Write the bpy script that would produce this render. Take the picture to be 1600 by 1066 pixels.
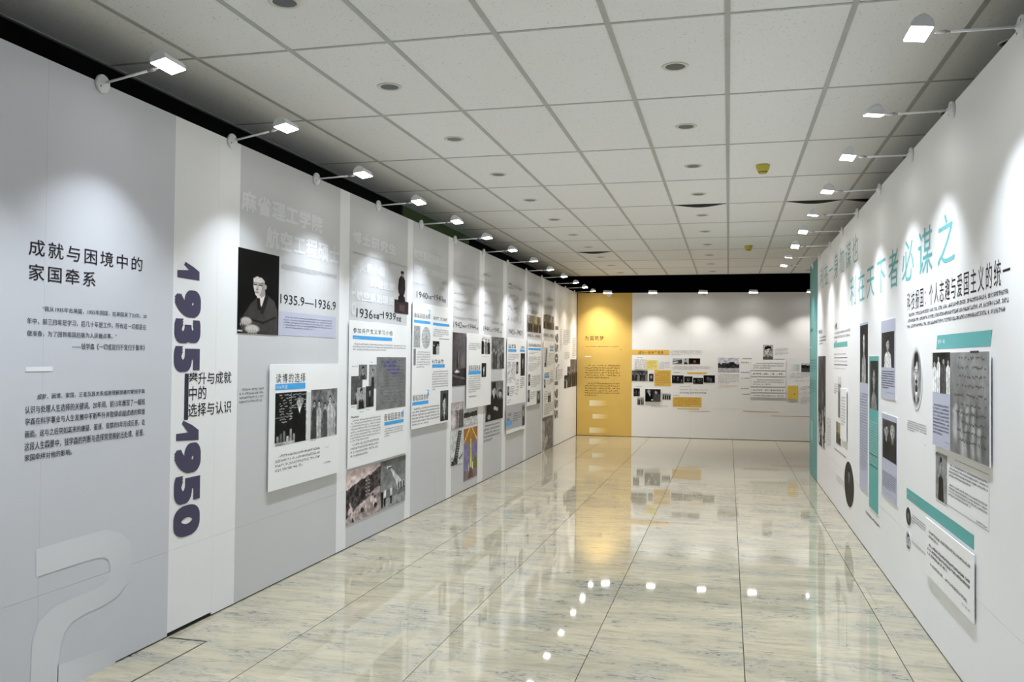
import bpy, bmesh, math, random
import numpy as np
from mathutils import Vector, Matrix

random.seed(7)
for o in list(bpy.data.objects):
    bpy.data.objects.remove(o)
scene = bpy.context.scene
COL = scene.collection

# ------------------------------------------------------------------ camera
CAM_H = 1.62
cam_data = bpy.data.cameras.new('camera')
cam_data.sensor_fit = 'HORIZONTAL'
cam_data.sensor_width = 36.0
cam_data.lens = 36.0 * 1349.25 / 1600.0
cam_data.clip_start = 0.05
cam_data.clip_end = 100
cam = bpy.data.objects.new('camera', cam_data)
COL.objects.link(cam)
YAW, PITCH, ROLL = 0.24559, 0.01938, 0.0100
fw = Vector((-math.sin(YAW)*math.cos(PITCH), math.cos(YAW)*math.cos(PITCH), math.sin(PITCH)))
rt = Vector((math.cos(YAW), math.sin(YAW), 0))
up = rt.cross(fw)
r2 = rt*math.cos(ROLL) + up*math.sin(ROLL)
u2 = up*math.cos(ROLL) - rt*math.sin(ROLL)
cam.matrix_world = Matrix(((r2.x, u2.x, -fw.x, 0), (r2.y, u2.y, -fw.y, 0), (r2.z, u2.z, -fw.z, CAM_H), (0, 0, 0, 1)))
scene.camera = cam

# ------------------------------------------------------------------ world, exposure, lamp strength
world = bpy.data.worlds.new('world')
scene.world = world
world.use_nodes = True
world.node_tree.nodes['Background'].inputs[0].default_value = (0.5, 0.55, 0.6, 1)
world.node_tree.nodes['Background'].inputs[1].default_value = 0.0
vs = scene.view_settings
vs.view_transform = 'Standard'
vs.look = 'None'
vs.exposure = 0.62
vs.gamma = 1.0
vs.use_curve_mapping = False
LAMP_W = 11.5            # watts of each arm lamp's beam
LAMP_SPREAD = math.radians(100)

# ------------------------------------------------------------------ dimensions
XL, XR = -3.105, 1.157           # faces of the two long display walls
BACK_Y, BACK_K = 18.16, 0.045    # end wall runs y = BACK_Y + BACK_K * x
WALL_H = 3.0
CEIL = 3.348

def lin(c):
    return tuple(((v/255.0)/12.92 if v <= 10.3 else (((v/255.0)+0.055)/1.055)**2.4) for v in c)

# ------------------------------------------------------------------ materials
def new_mat(name, color, rough=0.5, metal=0.0, spec=0.5):
    m = bpy.data.materials.new(name)
    m.use_nodes = True
    b = m.node_tree.nodes['Principled BSDF']
    b.inputs['Base Color'].default_value = (*color, 1)
    b.inputs['Roughness'].default_value = rough
    b.inputs['Metallic'].default_value = metal
    b.inputs['Specular IOR Level'].default_value = spec
    return m

def noise_mat(name, c1, c2, scale, rough=0.5, bump=0.0, spec=0.4, bscale=None):
    m = new_mat(name, c1, rough, 0, spec)
    nt = m.node_tree
    b = nt.nodes['Principled BSDF']
    geo = nt.nodes.new('ShaderNodeNewGeometry')
    n = nt.nodes.new('ShaderNodeTexNoise')
    n.inputs['Scale'].default_value = scale
    n.inputs['Detail'].default_value = 4
    nt.links.new(geo.outputs['Position'], n.inputs['Vector'])
    r = nt.nodes.new('ShaderNodeValToRGB')
    r.color_ramp.elements[0].position = 0.35
    r.color_ramp.elements[1].position = 0.65
    r.color_ramp.elements[0].color = (*c1, 1)
    r.color_ramp.elements[1].color = (*c2, 1)
    nt.links.new(n.outputs['Fac'], r.inputs['Fac'])
    nt.links.new(r.outputs['Color'], b.inputs['Base Color'])
    if bump:
        n2 = nt.nodes.new('ShaderNodeTexNoise')
        n2.inputs['Scale'].default_value = bscale or scale*8
        nt.links.new(geo.outputs['Position'], n2.inputs['Vector'])
        bp = nt.nodes.new('ShaderNodeBump')
        bp.inputs['Strength'].default_value = bump
        bp.inputs['Distance'].default_value = 0.002
        nt.links.new(n2.outputs['Fac'], bp.inputs['Height'])
        nt.links.new(bp.outputs['Normal'], b.inputs['Normal'])
    return m

M = {}
M['white'] = noise_mat('panel_white', (0.83, 0.83, 0.84), (0.845, 0.845, 0.85), 1.5, 0.42, 0.02, 0.3, 160)
M['grey'] = noise_mat('panel_grey', (0.585, 0.585, 0.60), (0.60, 0.60, 0.615), 1.5, 0.42, 0.02, 0.3, 160)
M['grey_blue'] = noise_mat('panel_grey_blue', (0.60, 0.61, 0.66), (0.615, 0.625, 0.675), 1.5, 0.42, 0.02, 0.3, 160)
M['yellow'] = noise_mat('panel_yellow', lin((216, 180, 96)), lin((219, 184, 101)), 1.5, 0.42, 0.02, 0.3, 160)
M['teal'] = noise_mat('panel_teal', lin((84, 150, 147)), lin((87, 153, 150)), 1.5, 0.42, 0.02, 0.3, 160)
M['core'] = noise_mat('wall_core', (0.012, 0.012, 0.012), (0.02, 0.02, 0.02), 6, 0.8)
M['board'] = noise_mat('board_white', (0.86, 0.86, 0.86), (0.875, 0.875, 0.875), 2, 0.38, 0.02, 0.35, 160)
M['black'] = noise_mat('black_paint', (0.004, 0.004, 0.004), (0.007, 0.007, 0.007), 3, 0.9, 0, 0.1)
M['green'] = noise_mat('green_paint', (0.10, 0.15, 0.07), (0.12, 0.17, 0.08), 3, 0.8, 0, 0.1)
M['lamp'] = noise_mat('lamp_plastic', (0.78, 0.80, 0.83), (0.80, 0.82, 0.85), 20, 0.35)
M['joint'] = noise_mat('lamp_joint', (0.42, 0.42, 0.43), (0.5, 0.5, 0.5), 60, 0.4)
M['lamp_dark'] = new_mat('lamp_screw', (0.03, 0.03, 0.03), 0.5)
M['tee'] = noise_mat('tee_bar', (0.43, 0.44, 0.43), (0.47, 0.48, 0.47), 5, 0.45)
M['tee_shade'] = noise_mat('tee_bar_shade', (0.03, 0.032, 0.025), (0.05, 0.052, 0.045), 9, 0.7)
M['brass'] = noise_mat('hatch_edge', (0.10, 0.075, 0.03), (0.03, 0.022, 0.012), 9, 0.5)
M['ring'] = noise_mat('downlight_ring', (0.68, 0.67, 0.60), (0.72, 0.71, 0.64), 8, 0.4)
M['reflector'] = noise_mat('downlight_reflector', (0.045, 0.055, 0.07), (0.06, 0.07, 0.085), 30, 0.3, 0, 0.5)
M['bulb'] = new_mat('bulb_glass', (0.80, 0.80, 0.78), 0.3)
M['detector'] = noise_mat('detector_yellow', lin((198, 184, 70)), lin((204, 190, 78)), 12, 0.5)
M['detector_dark'] = new_mat('detector_slot', (0.05, 0.045, 0.02), 0.6)

def led_mat():
    m = bpy.data.materials.new('led_diffuser')
    m.use_nodes = True
    nt = m.node_tree
    nt.nodes.remove(nt.nodes['Principled BSDF'])
    e = nt.nodes.new('ShaderNodeEmission')
    e.inputs[0].default_value = (1.0, 0.98, 0.95, 1)
    e.inputs[1].default_value = 14.0
    nt.links.new(e.outputs[0], nt.nodes['Material Output'].inputs[0])
    return m
M['led'] = led_mat()

def ink_mat():
    m = new_mat('print_ink', (0.5, 0.5, 0.5), 0.5, 0, 0.07)
    nt = m.node_tree
    a = nt.nodes.new('ShaderNodeAttribute')
    a.attribute_name = 'Col'
    nt.links.new(a.outputs['Color'], nt.nodes['Principled BSDF'].inputs['Base Color'])
    return m
M['ink'] = ink_mat()

def marble_mat():
    m = new_mat('polished_travertine', (0.6, 0.55, 0.45), 0.07, 0, 0.5)
    nt = m.node_tree
    b = nt.nodes['Principled BSDF']
    L = nt.links.new
    geo = nt.nodes.new('ShaderNodeNewGeometry')
    info = nt.nodes.new('ShaderNodeObjectInfo')
    add = nt.nodes.new('ShaderNodeVectorMath'); add.operation = 'MULTIPLY_ADD'
    add.inputs[1].default_value = (1, 1, 1)
    sc = nt.nodes.new('ShaderNodeVectorMath'); sc.operation = 'SCALE'
    sc.inputs[0].default_value = (3.1, 5.7, 2.3)
    L(info.outputs['Random'], sc.inputs['Scale'])
    L(geo.outputs['Position'], add.inputs[0])
    L(sc.outputs[0], add.inputs[2])
    def mapped(s):
        mp = nt.nodes.new('ShaderNodeVectorMath'); mp.operation = 'MULTIPLY'
        mp.inputs[1].default_value = s
        L(add.outputs[0], mp.inputs[0])
        return mp.outputs[0]
    def noise(vec, scale, detail, rough=0.6, dist=0.0):
        n = nt.nodes.new('ShaderNodeTexNoise')
        n.inputs['Scale'].default_value = scale
        n.inputs['Detail'].default_value = detail
        n.inputs['Roughness'].default_value = rough
        n.inputs['Distortion'].default_value = dist
        L(vec, n.inputs['Vector'])
        return n.outputs['Fac']
    def ramp(fac, stops):
        r = nt.nodes.new('ShaderNodeValToRGB')
        e = r.color_ramp.elements
        while len(e) < len(stops): e.new(0.5)
        for i, (p, c) in enumerate(stops):
            e[i].position = p
            e[i].color = (*c, 1)
        L(fac, r.inputs['Fac'])
        return r.outputs['Color']
    def mix(f, a, c):
        x = nt.nodes.new('ShaderNodeMix'); x.data_type = 'RGBA'
        L(f, x.inputs[0]); L(a, x.inputs[6]); L(c, x.inputs[7])
        return x.outputs[2]
    streak = noise(mapped((1.1, 4.2, 1)), 1.0, 6, 0.66, 0.35)
    base = ramp(streak, [(0.30, lin((137, 131, 115))), (0.47, lin((153, 145, 124))), (0.62, lin((162, 153, 131))), (0.78, lin((167, 161, 142)))])
    cool = ramp(noise(mapped((2.2, 4.4, 1)), 1.0, 6, 0.7), [(0.46, (0, 0, 0)), (0.64, (1, 1, 1))])
    vein = ramp(noise(mapped((4.0, 20, 1)), 1.0, 6, 0.76, 0.5), [(0.50, (0, 0, 0)), (0.66, (1, 1, 1))])
    pit = ramp(noise(mapped((16, 34, 1)), 1.0, 6, 0.8, 0.8), [(0.525, (0, 0, 0)), (0.60, (1, 1, 1))])
    def mul(a, c, k=1.0):
        x = nt.nodes.new('ShaderNodeMath'); x.operation = 'MULTIPLY'
        L(a, x.inputs[0])
        if c is None: x.inputs[1].default_value = k
        else: L(c, x.inputs[1])
        return x.outputs[0]
    def rgb(c):
        n = nt.nodes.new('ShaderNodeRGB'); n.outputs[0].default_value = (*lin(c), 1)
        return n.outputs[0]
    c = mix(mul(cool, None, 0.5), base, rgb((134, 134, 127)))
    c = mix(mul(vein, None, 0.5), c, rgb((112, 106, 94)))
    c = mix(mul(mul(pit, cool), None, 0.9), c, rgb((66, 68, 73)))
    L(c, b.inputs['Base Color'])
    rr = nt.nodes.new('ShaderNodeMapRange')
    rr.inputs[3].default_value = 0.015
    rr.inputs[4].default_value = 0.055
    L(noise(mapped((1, 1, 1)), 1.4, 3), rr.inputs[0])
    L(rr.outputs[0], b.inputs['Roughness'])
    return m
M['marble'] = marble_mat()

def ceil_mat():
    m = new_mat('mineral_fibre', (0.72, 0.72, 0.71), 0.9, 0, 0.1)
    nt = m.node_tree
    b = nt.nodes['Principled BSDF']
    L = nt.links.new
    geo = nt.nodes.new('ShaderNodeNewGeometry')
    v = nt.nodes.new('ShaderNodeTexNoise')
    v.inputs['Scale'].default_value = 85
    v.inputs['Detail'].default_value = 2
    L(geo.outputs['Position'], v.inputs['Vector'])
    r = nt.nodes.new('ShaderNodeValToRGB')
    r.color_ramp.elements[0].position = 0.27
    r.color_ramp.elements[0].color = (*lin((190, 187, 181)), 1)
    r.color_ramp.elements[1].position = 0.335
    r.color_ramp.elements[1].color = (*lin((243, 243, 243)), 1)
    L(v.outputs['Fac'], r.inputs['Fac'])
    n = nt.nodes.new('ShaderNodeTexNoise')
    n.inputs['Scale'].default_value = 1.7
    L(geo.outputs['Position'], n.inputs['Vector'])
    info = nt.nodes.new('ShaderNodeObjectInfo')
    mr = nt.nodes.new('ShaderNodeMapRange')
    mr.inputs[3].default_value = 0.95
    mr.inputs[4].default_value = 1.0
    L(info.outputs['Random'], mr.inputs[0])
    mx = nt.nodes.new('ShaderNodeVectorMath'); mx.operation = 'SCALE'
    L(r.outputs['Color'], mx.inputs[0]); L(mr.outputs[0], mx.inputs['Scale'])
    L(mx.outputs[0], b.inputs['Base Color'])
    bp = nt.nodes.new('ShaderNodeBump')
    bp.inputs['Strength'].default_value = 0.25
    bp.inputs['Distance'].default_value = 0.002
    L(v.outputs['Fac'], bp.inputs['Height'])
    L(bp.outputs['Normal'], b.inputs['Normal'])
    return m
M['ceiling'] = ceil_mat()

# ------------------------------------------------------------------ basic builders
def link(name, mesh, parent=None, loc=(0, 0, 0), rz=0.0):
    o = bpy.data.objects.new(name, mesh)
    COL.objects.link(o)
    o.location = loc
    o.rotation_euler = (0, 0, rz)
    if parent is not None:
        o.parent = parent
    return o

def tag(o, label=None, cat=None, group=None, kind=None):
    if label: o['label'] = label
    if cat: o['category'] = cat
    if group: o['group'] = group
    if kind: o['kind'] = kind
    return o

def from_bm(name, bm, *mats):
    me = bpy.data.meshes.new(name)
    bm.normal_update()
    bm.to_mesh(me)
    bm.free()
    for m in mats:
        me.materials.append(M[m])
    return me

def bm_box(bm, x0, x1, y0, y1, z0, z1, mi=0):
    v = [bm.verts.new(p) for p in ((x0, y0, z0), (x1, y0, z0), (x1, y1, z0), (x0, y1, z0), (x0, y0, z1), (x1, y0, z1), (x1, y1, z1), (x0, y1, z1))]
    fs = []
    for q in ((3, 2, 1, 0), (4, 5, 6, 7), (0, 1, 5, 4), (1, 2, 6, 5), (2, 3, 7, 6), (3, 0, 4, 7)):
        f = bm.faces.new([v[i] for i in q])
        f.material_index = mi
        fs.append(f)
    return fs

def box_mesh(name, x0, x1, y0, y1, z0, z1, mat, bevel=0.0):
    bm = bmesh.new()
    bm_box(bm, x0, x1, y0, y1, z0, z1)
    if bevel:
        bmesh.ops.bevel(bm, geom=list(bm.edges), offset=bevel, segments=2, affect='EDGES', profile=0.6)
    return from_bm(name, bm, mat)

# wall frames: origin, angle; local x runs to the viewer's right, local -y points out of the wall
class Frame:
    def __init__(s, o, ang):
        s.o = Vector(o); s.a = ang
        s.U = Vector((math.cos(ang), math.sin(ang), 0))
        s.N = Vector((math.sin(ang), -math.cos(ang), 0))
FL = Frame((XL, 0, 0), math.pi/2)
FR = Frame((XR, 0, 0), -math.pi/2)
FB = Frame((0, BACK_Y, 0), math.atan(BACK_K))

class Ctx:
    """something prints and parts can be put on: a wall (u0 = z0 = 0) or a board"""
    def __init__(s, frame, parent, u0=0.0, z0=0.0, n0=0.0):
        s.f = frame; s.p = parent; s.u0 = u0; s.z0 = z0; s.n0 = n0   # n0: face of the carrier
    def put(s, name, mesh, u, z, off):
        return link(name, mesh, s.p, (u - s.u0, -(off + s.n0), z - s.z0))

def world_put(frame, name, mesh, u, z, off):
    p = frame.o + frame.U*u + frame.N*off
    return link(name, mesh, None, (p.x, p.y, z), frame.a)

def set_col(me, cols):
    a = me.attributes.new('Col', 'FLOAT_COLOR', 'POINT')
    buf = np.ones((len(me.vertices), 4), dtype=np.float32)
    buf[:, :3] = cols
    a.data.foreach_set('color', buf.ravel())

def np_lin(a):
    a = np.clip(a, 0, 1)
    return np.where(a <= 0.0404, a/12.92, ((a+0.055)/1.055)**2.4)

P = 0.0016   # how far prints stand off the panel

def rect(ctx, name, b, color, off=P, color2=None, label=None):
    u0, z0, u1, z1 = b
    w, h = (u1-u0)/2, (z1-z0)/2
    me = bpy.data.meshes.new(name)
    me.from_pydata([(-w, 0, -h), (w, 0, -h), (w, 0, h), (-w, 0, h)], [], [(0, 1, 2, 3)])
    c1 = lin(color); c2 = lin(color2) if color2 else c1
    set_col(me, np.array([c1, c2, c2, c1]))
    me.materials.append(M['ink'])
    o = ctx.put(name, me, (u0+u1)/2, (z0+z1)/2, off)
    if label: o['label'] = label
    return o

def poly(ctx, name, polys, off=P, label=None):
    """polys: list of (points, color); points in wall u,z; later ones lie a hair in front"""
    allp = np.array([p for pts, c in polys for p in pts])
    cu, cz = allp[:, 0].mean(), allp[:, 1].mean()
    vs_, fs_, cs_ = [], [], []
    for i, (pts, c) in enumerate(polys):
        k = len(vs_)
        area = sum(pts[j-1][0]*pts[j][1]-pts[j][0]*pts[j-1][1] for j in range(len(pts)))
        seq = list(pts) if area > 0 else list(pts)[::-1]
        vs_ += [(p[0]-cu, -0.0004*i, p[1]-cz) for p in seq]
        fs_.append(tuple(range(k, k+len(seq))))
        cs_ += [lin(c)]*len(seq)
    me = bpy.data.meshes.new(name)
    me.from_pydata(vs_, [], fs_)
    set_col(me, np.array(cs_))
    me.materials.append(M['ink'])
    o = ctx.put(name, me, cu, cz, off)
    if label: o['label'] = label
    return o

def text(ctx, name, s, b, color, bold=0.0, rot=False, off=P, label=None, space=1.0, line=1.0, res=2, heavy=0.0):
    u0, z0, u1, z1 = b
    c = bpy.data.curves.new('txt', 'FONT')
    c.body = s
    c.resolution_u = res
    c.fill_mode = 'FRONT'
    c.offset = bold
    c.space_character = space
    c.space_line = line
    t = bpy.data.objects.new('txt', c)
    me = bpy.data.meshes.new_from_object(t)
    bpy.data.objects.remove(t)
    bpy.data.curves.remove(c)
    me.name = name
    n = len(me.vertices)
    co = np.empty(n*3, dtype=np.float32)
    me.vertices.foreach_get('co', co)
    co = co.reshape(-1, 3)
    x, y = co[:, 0].copy(), co[:, 1].copy()
    if rot:                       # reads from top to bottom, tops of the characters to the right
        x, y = y, -x
    x = (x-x.min())/max(1e-6, x.max()-x.min())-0.5
    y = (y-y.min())/max(1e-6, y.max()-y.min())-0.5
    co[:, 0] = x*(u1-u0); co[:, 1] = 0; co[:, 2] = y*(z1-z0)
    if heavy:                     # extra-bold cut: the same glyphs struck several times, slightly shifted
        polys = [tuple(p_.vertices) for p_ in me.polygons]
        cs = []; fs = []
        for q in range(9):
            t = 2*math.pi*q/8
            d = np.array((heavy*np.clip(1.4*math.cos(t), -1, 1), -0.00004*q, heavy*np.clip(1.4*math.sin(t), -1, 1))) if q < 8 else np.array((0, -0.0004, 0))
            cs.append(co+d)
            fs += [tuple(v+q*n for v in f) for f in polys]
        bpy.data.meshes.remove(me)
        me = bpy.data.meshes.new(name)
        me.from_pydata(np.concatenate(cs).tolist(), [], fs)
        n *= 9
    else:
        me.vertices.foreach_set('co', co.ravel())
    me.update()
    set_col(me, np.tile(np.array(lin(color)), (n, 1)))
    me.materials.clear()
    me.materials.append(M['ink'])
    o = ctx.put(name, me, (u0+u1)/2, (z0+z1)/2, off)
    if label: o['label'] = label
    return o

RNG = random.Random(11)
def small_print(ctx, name, b, lines, color, indent=True, last=0.6, off=P, dens=1.0, fill=0.62, strokes=3, bold=1.0):
    """a paragraph too small to read: rows of stroke marks, one cluster per character"""
    u0, z0, u1, z1 = b
    w, h = u1-u0, z1-z0
    lh = h/lines
    ch = lh*fill
    cw = ch*1.02/dens
    V, F = [], []
    cu, cz = (u0+u1)/2, (z0+z1)/2
    def q(x0, y0, x1, y1):
        k = len(V)
        V.extend([(x0-cu, 0, y0-cz), (x1-cu, 0, y0-cz), (x1-cu, 0, y1-cz), (x0-cu, 0, y1-cz)])
        F.append((k, k+1, k+2, k+3))
    for i in range(lines):
        top = z1 - i*lh - (lh-ch)/2
        x = u0 + (2*cw if (i == 0 and indent and lines > 1) else 0)
        end = u1 if i < lines-1 or lines == 1 else u0+w*last
        while x+cw*0.8 <= end:
            if RNG.random() < 0.07:
                q(x+cw*0.1, top-ch, x+cw*0.28, top-ch*0.75); x += cw; continue
            a = cw*0.84; t = ch*0.14*bold
            ks = [RNG.random() for _ in range(strokes)]
            for j, k in enumerate(ks):
                if j % 2 == 0:
                    yy = top-ch*(0.06+0.8*k)
                    q(x, yy-t, x+a*(0.6+0.4*ks[j-1]), yy)
                else:
                    xx = x+a*(0.05+0.75*k)
                    q(xx, top-ch, xx+t, top-ch*0.12*ks[j-1])
            x += cw
    if not F:
        q(u0, z0, u1, z1)
    me = bpy.data.meshes.new(name)
    me.from_pydata(V, [], F)
    set_col(me, np.tile(np.array(lin(color)), (len(V), 1)))
    me.materials.append(M['ink'])
    o = ctx.put(name, me, cu, cz, off)
    o['kind'] = 'stuff'
    return o

# ------------------------------------------------------------------ painted photographs (vertex colours on a fine grid)
class Paint:
    def __init__(s, w, h, seed, base=0.5):
        s.w, s.h = w, h
        s.r = np.random.RandomState(seed)
        x = np.linspace(0, 1, w); y = np.linspace(0, 1, h)
        s.X, s.Y = np.meshgrid(x, y)
        s.I = np.ones((h, w))*base
        s.tint = np.array((1.0, 1.0, 1.0))
        s.rgb = None
    def noise(s, nx, ny, octs=3):
        out = np.zeros((s.h, s.w)); amp = 1.0; tot = 0
        for _ in range(octs):
            nx_, ny_ = max(2, int(nx)), max(2, int(ny))
            g = s.r.rand(ny_+1, nx_+1)
            fx = s.X*(nx_-1e-6); fy = s.Y*(ny_-1e-6)
            i = fx.astype(int); j = fy.astype(int)
            a = fx-i; b = fy-j
            a = a*a*(3-2*a); b = b*b*(3-2*b)
            out += amp*((g[j, i]*(1-a)+g[j, i+1]*a)*(1-b)+(g[j+1, i]*(1-a)+g[j+1, i+1]*a)*b)
            tot += amp; amp *= 0.55; nx *= 2; ny *= 2
        return out/tot
    def ell(s, cx, cy, rx, ry, soft=0.15):
        d = np.sqrt(((s.X-cx)/rx)**2+((s.Y-cy)/ry)**2)
        return np.clip((1+soft-d)/(2*soft), 0, 1)
    def pol(s, pts):
        ins = np.zeros((s.h, s.w), bool)
        n = len(pts)
        for i in range(n):
            x0, y0 = pts[i]; x1, y1 = pts[(i+1) % n]
            if y0 == y1: continue
            c = ((s.Y >= min(y0, y1)) & (s.Y < max(y0, y1)))
            xx = x0+(s.Y-y0)*(x1-x0)/(y1-y0)
            ins ^= c & (s.X < xx)
        return ins.astype(float)
    def on(s, mask, v):
        s.I = s.I*(1-mask)+v*mask
    def line(s, x0, y0, x1, y1, t, v):
        dx, dy = x1-x0, y1-y0
        L2 = dx*dx+dy*dy+1e-9
        k = np.clip(((s.X-x0)*dx+(s.Y-y0)*dy)/L2, 0, 1)
        d = np.sqrt((s.X-x0-k*dx)**2+(s.Y-y0-k*dy)**2)
        s.on(np.clip(1.5-d/t, 0, 1), v)
    def out(s, grain=0.03):
        g = s.I+(s.r.rand(s.h, s.w)-0.5)*grain
        if s.rgb is not None:
            return np_lin(np.clip(s.rgb+(g-s.I)[..., None], 0, 1))
        return np_lin(np.clip(g, 0, 1)[..., None]*s.tint)

def head(p, cx, cy, rx, ry, skin=0.72, hair=0.08, look=0.0, beard=False, bald=False, features=True):
    p.on(p.ell(cx, cy+ry*0.95, rx*0.55, ry*0.65), skin*0.72)                  # neck
    if not bald:
        p.on(p.ell(cx, cy-ry*0.15, rx*1.10, ry*1.02), hair)
    p.on(p.ell(cx-rx*1.0, cy+ry*0.08, rx*0.14, ry*0.2), skin*0.8)
    p.on(p.ell(cx+rx*1.0, cy+ry*0.08, rx*0.14, ry*0.2), skin*0.7)
    face = p.ell(cx+look*0.15*rx, cy+ry*0.10, rx*0.94, ry*0.90, 0.08)
    p.on(face, skin)
    p.on(face*np.clip((p.X-cx)/rx*1.0, 0, 1), skin*0.66)                      # modelling of the cheek
    if not bald:
        p.on(p.ell(cx, cy-ry*0.94, rx*0.92, ry*0.32), hair)
        p.on(p.ell(cx-rx*0.55*(1 if look >= 0 else -1), cy-ry*0.62, rx*0.5, ry*0.25), hair)
    if features:
        for s in (-1, 1):
            ex = cx+look*0.2*rx+s*rx*0.40
            p.on(p.ell(ex, cy-ry*0.02, rx*0.24, ry*0.055), skin*0.25)
            p.on(p.ell(ex, cy-ry*0.18, rx*0.30, ry*0.045), skin*0.30)
        nx = cx+look*0.28*rx
        p.on(p.ell(nx+rx*0.10, cy+ry*0.22, rx*0.10, ry*0.22), skin*0.70)
        p.on(p.ell(nx, cy+ry*0.38, rx*0.20, ry*0.05), skin*0.45)
        p.on(p.ell(nx, cy+ry*0.60, rx*0.34, ry*0.055), skin*0.35)
        p.on(p.ell(nx, cy+ry*0.72, rx*0.26, ry*0.05), skin*0.78)
    if beard:
        p.on(p.ell(cx, cy+ry*0.50, rx*0.52, ry*0.09), hair)
        p.on(p.ell(cx, cy+ry*0.95, rx*0.45, ry*0.28), hair)

def ph_portrait(p, bg=0.25, skin=0.72, coat=0.10, shirt=0.85, cy=0.36, ry=0.20, rx=None, cx=0.5, hair=0.07, look=0.2, tie=True, beard=False, bald=False, bgn=0.08):
    p.I[:] = bg+(p.noise(3, 3)-0.5)*bgn*2
    a = p.w/p.h if rx is None else 1
    rx = rx or ry*1.45*0.72 if p.w < p.h else ry*0.72
    sh = cy+ry*1.25
    p.on(p.pol([(cx-rx*0.6, sh), (cx+rx*0.6, sh), (cx+rx*1.9, sh+ry*0.55), (cx+rx*2.5, 1.1), (cx-rx*2.5, 1.1), (cx-rx*1.9, sh+ry*0.55)]), coat)
    p.on(p.pol([(cx-rx*0.6, sh), (cx+rx*0.6, sh), (cx+rx*1.9, sh+ry*0.55), (cx+rx*2.5, 1.1), (cx-rx*2.5, 1.1), (cx-rx*1.9, sh+ry*0.55)])*p.noise(5, 7), coat+0.10)
    head(p, cx, cy, rx, ry, skin, hair, look, beard, bald)
    if shirt is not None:
        p.on(p.pol([(cx-rx*0.55, sh-ry*0.12), (cx+rx*0.55, sh-ry*0.12), (cx+rx*0.05, sh+ry*1.5), (cx-rx*0.05, sh+ry*1.5)]), shirt)
        if tie:
            p.on(p.pol([(cx-rx*0.16, sh), (cx+rx*0.16, sh), (cx+rx*0.2, sh+ry*1.6), (cx-rx*0.2, sh+ry*1.6)]), coat*0.6)
        p.line(cx-rx*0.6, sh, cx-rx*0.05, sh+ry*1.6, 0.015, coat*0.4)
        p.line(cx+rx*0.6, sh, cx+rx*0.05, sh+ry*1.6, 0.015, coat*0.4)

def ph_folded_arms(p):      # seated man in a dark brown suit, arms folded
    p.I[:] = 0.03+0.02*p.noise(2, 2)
    body = p.pol([(0.60, 0.53), (0.72, 0.52), (0.88, 0.58), (0.97, 0.70), (0.98, 1.05), (0.10, 1.05), (0.08, 0.86), (0.16, 0.76), (0.30, 0.64), (0.45, 0.56)])
    p.on(body, 0.20+0.06*p.noise(6, 8))
    p.on(body*p.ell(0.82, 0.66, 0.16, 0.18, 0.7), 0.27)
    p.on(p.pol([(0.44, 0.52), (0.64, 0.50), (0.66, 0.54), (0.56, 0.66), (0.46, 0.60)]), 0.86)
    p.on(p.pol([(0.44, 0.56), (0.52, 0.56), (0.55, 0.72), (0.46, 0.70)]), 0.10)
    p.on(p.pol([(0.66, 0.50), (0.74, 0.54), (0.60, 0.76), (0.52, 0.74)]), 0.13)
    p.on(p.pol([(0.04, 0.88), (0.55, 0.80), (0.95, 0.86), (0.98, 0.97), (0.50, 0.96), (0.10, 0.96)]), 0.23+0.04*p.noise(8, 8))
    p.line(0.20, 0.82, 0.62, 0.86, 0.012, 0.09)
    p.line(0.60, 0.86, 0.92, 0.78, 0.010, 0.10)
    p.on(p.ell(0.20, 0.85, 0.13, 0.045, 0.2), 0.74)
    for k in range(4):
        p.line(0.10+0.05*k, 0.86, 0.07+0.05*k, 0.895, 0.012, 0.66)
    p.on(p.ell(0.34, 0.94, 0.17, 0.05, 0.2), 0.76)
    for k in range(4):
        p.line(0.24+0.06*k, 0.96, 0.26+0.06*k, 1.0, 0.012, 0.62)
    p.on(p.ell(0.05, 0.97, 0.07, 0.012), 0.8)
    p.on(p.pol([(0.50, 0.44), (0.64, 0.42), (0.65, 0.52), (0.54, 0.56)]), 0.60)          # neck
    p.on(p.pol([(0.36, 0.33), (0.40, 0.29), (0.56, 0.285), (0.64, 0.32), (0.66, 0.40), (0.63, 0.46), (0.56, 0.52), (0.47, 0.545), (0.41, 0.53), (0.375, 0.47), (0.355, 0.42)]), 0.80)
    p.on(p.pol([(0.56, 0.36), (0.65, 0.36), (0.63, 0.46), (0.55, 0.53), (0.50, 0.54), (0.56, 0.46)]), 0.60)
    p.on(p.ell(0.655, 0.415, 0.030, 0.032), 0.66)                                        # ear
    p.on(p.pol([(0.35, 0.335), (0.37, 0.285), (0.46, 0.262), (0.58, 0.262), (0.67, 0.29), (0.69, 0.35), (0.67, 0.395), (0.635, 0.385), (0.63, 0.345), (0.56, 0.315), (0.44, 0.305), (0.385, 0.325)]), 0.06)
    for x0, w_ in ((0.405, 0.045), (0.525, 0.050)):
        p.on(p.ell(x0, 0.405, w_, 0.010), 0.16)
        p.on(p.ell(x0, 0.383, w_*1.15, 0.007), 0.18)
    p.on(p.pol([(0.445, 0.40), (0.475, 0.40), (0.480, 0.458), (0.425, 0.462)]), 0.68)
    p.on(p.ell(0.447, 0.463, 0.035, 0.006), 0.40)
    p.on(p.ell(0.447, 0.492, 0.055, 0.008), 0.34)
    p.on(p.ell(0.450, 0.508, 0.040, 0.006), 0.66)
    p.tint = np.array((1.0, 0.955, 0.93))

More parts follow.
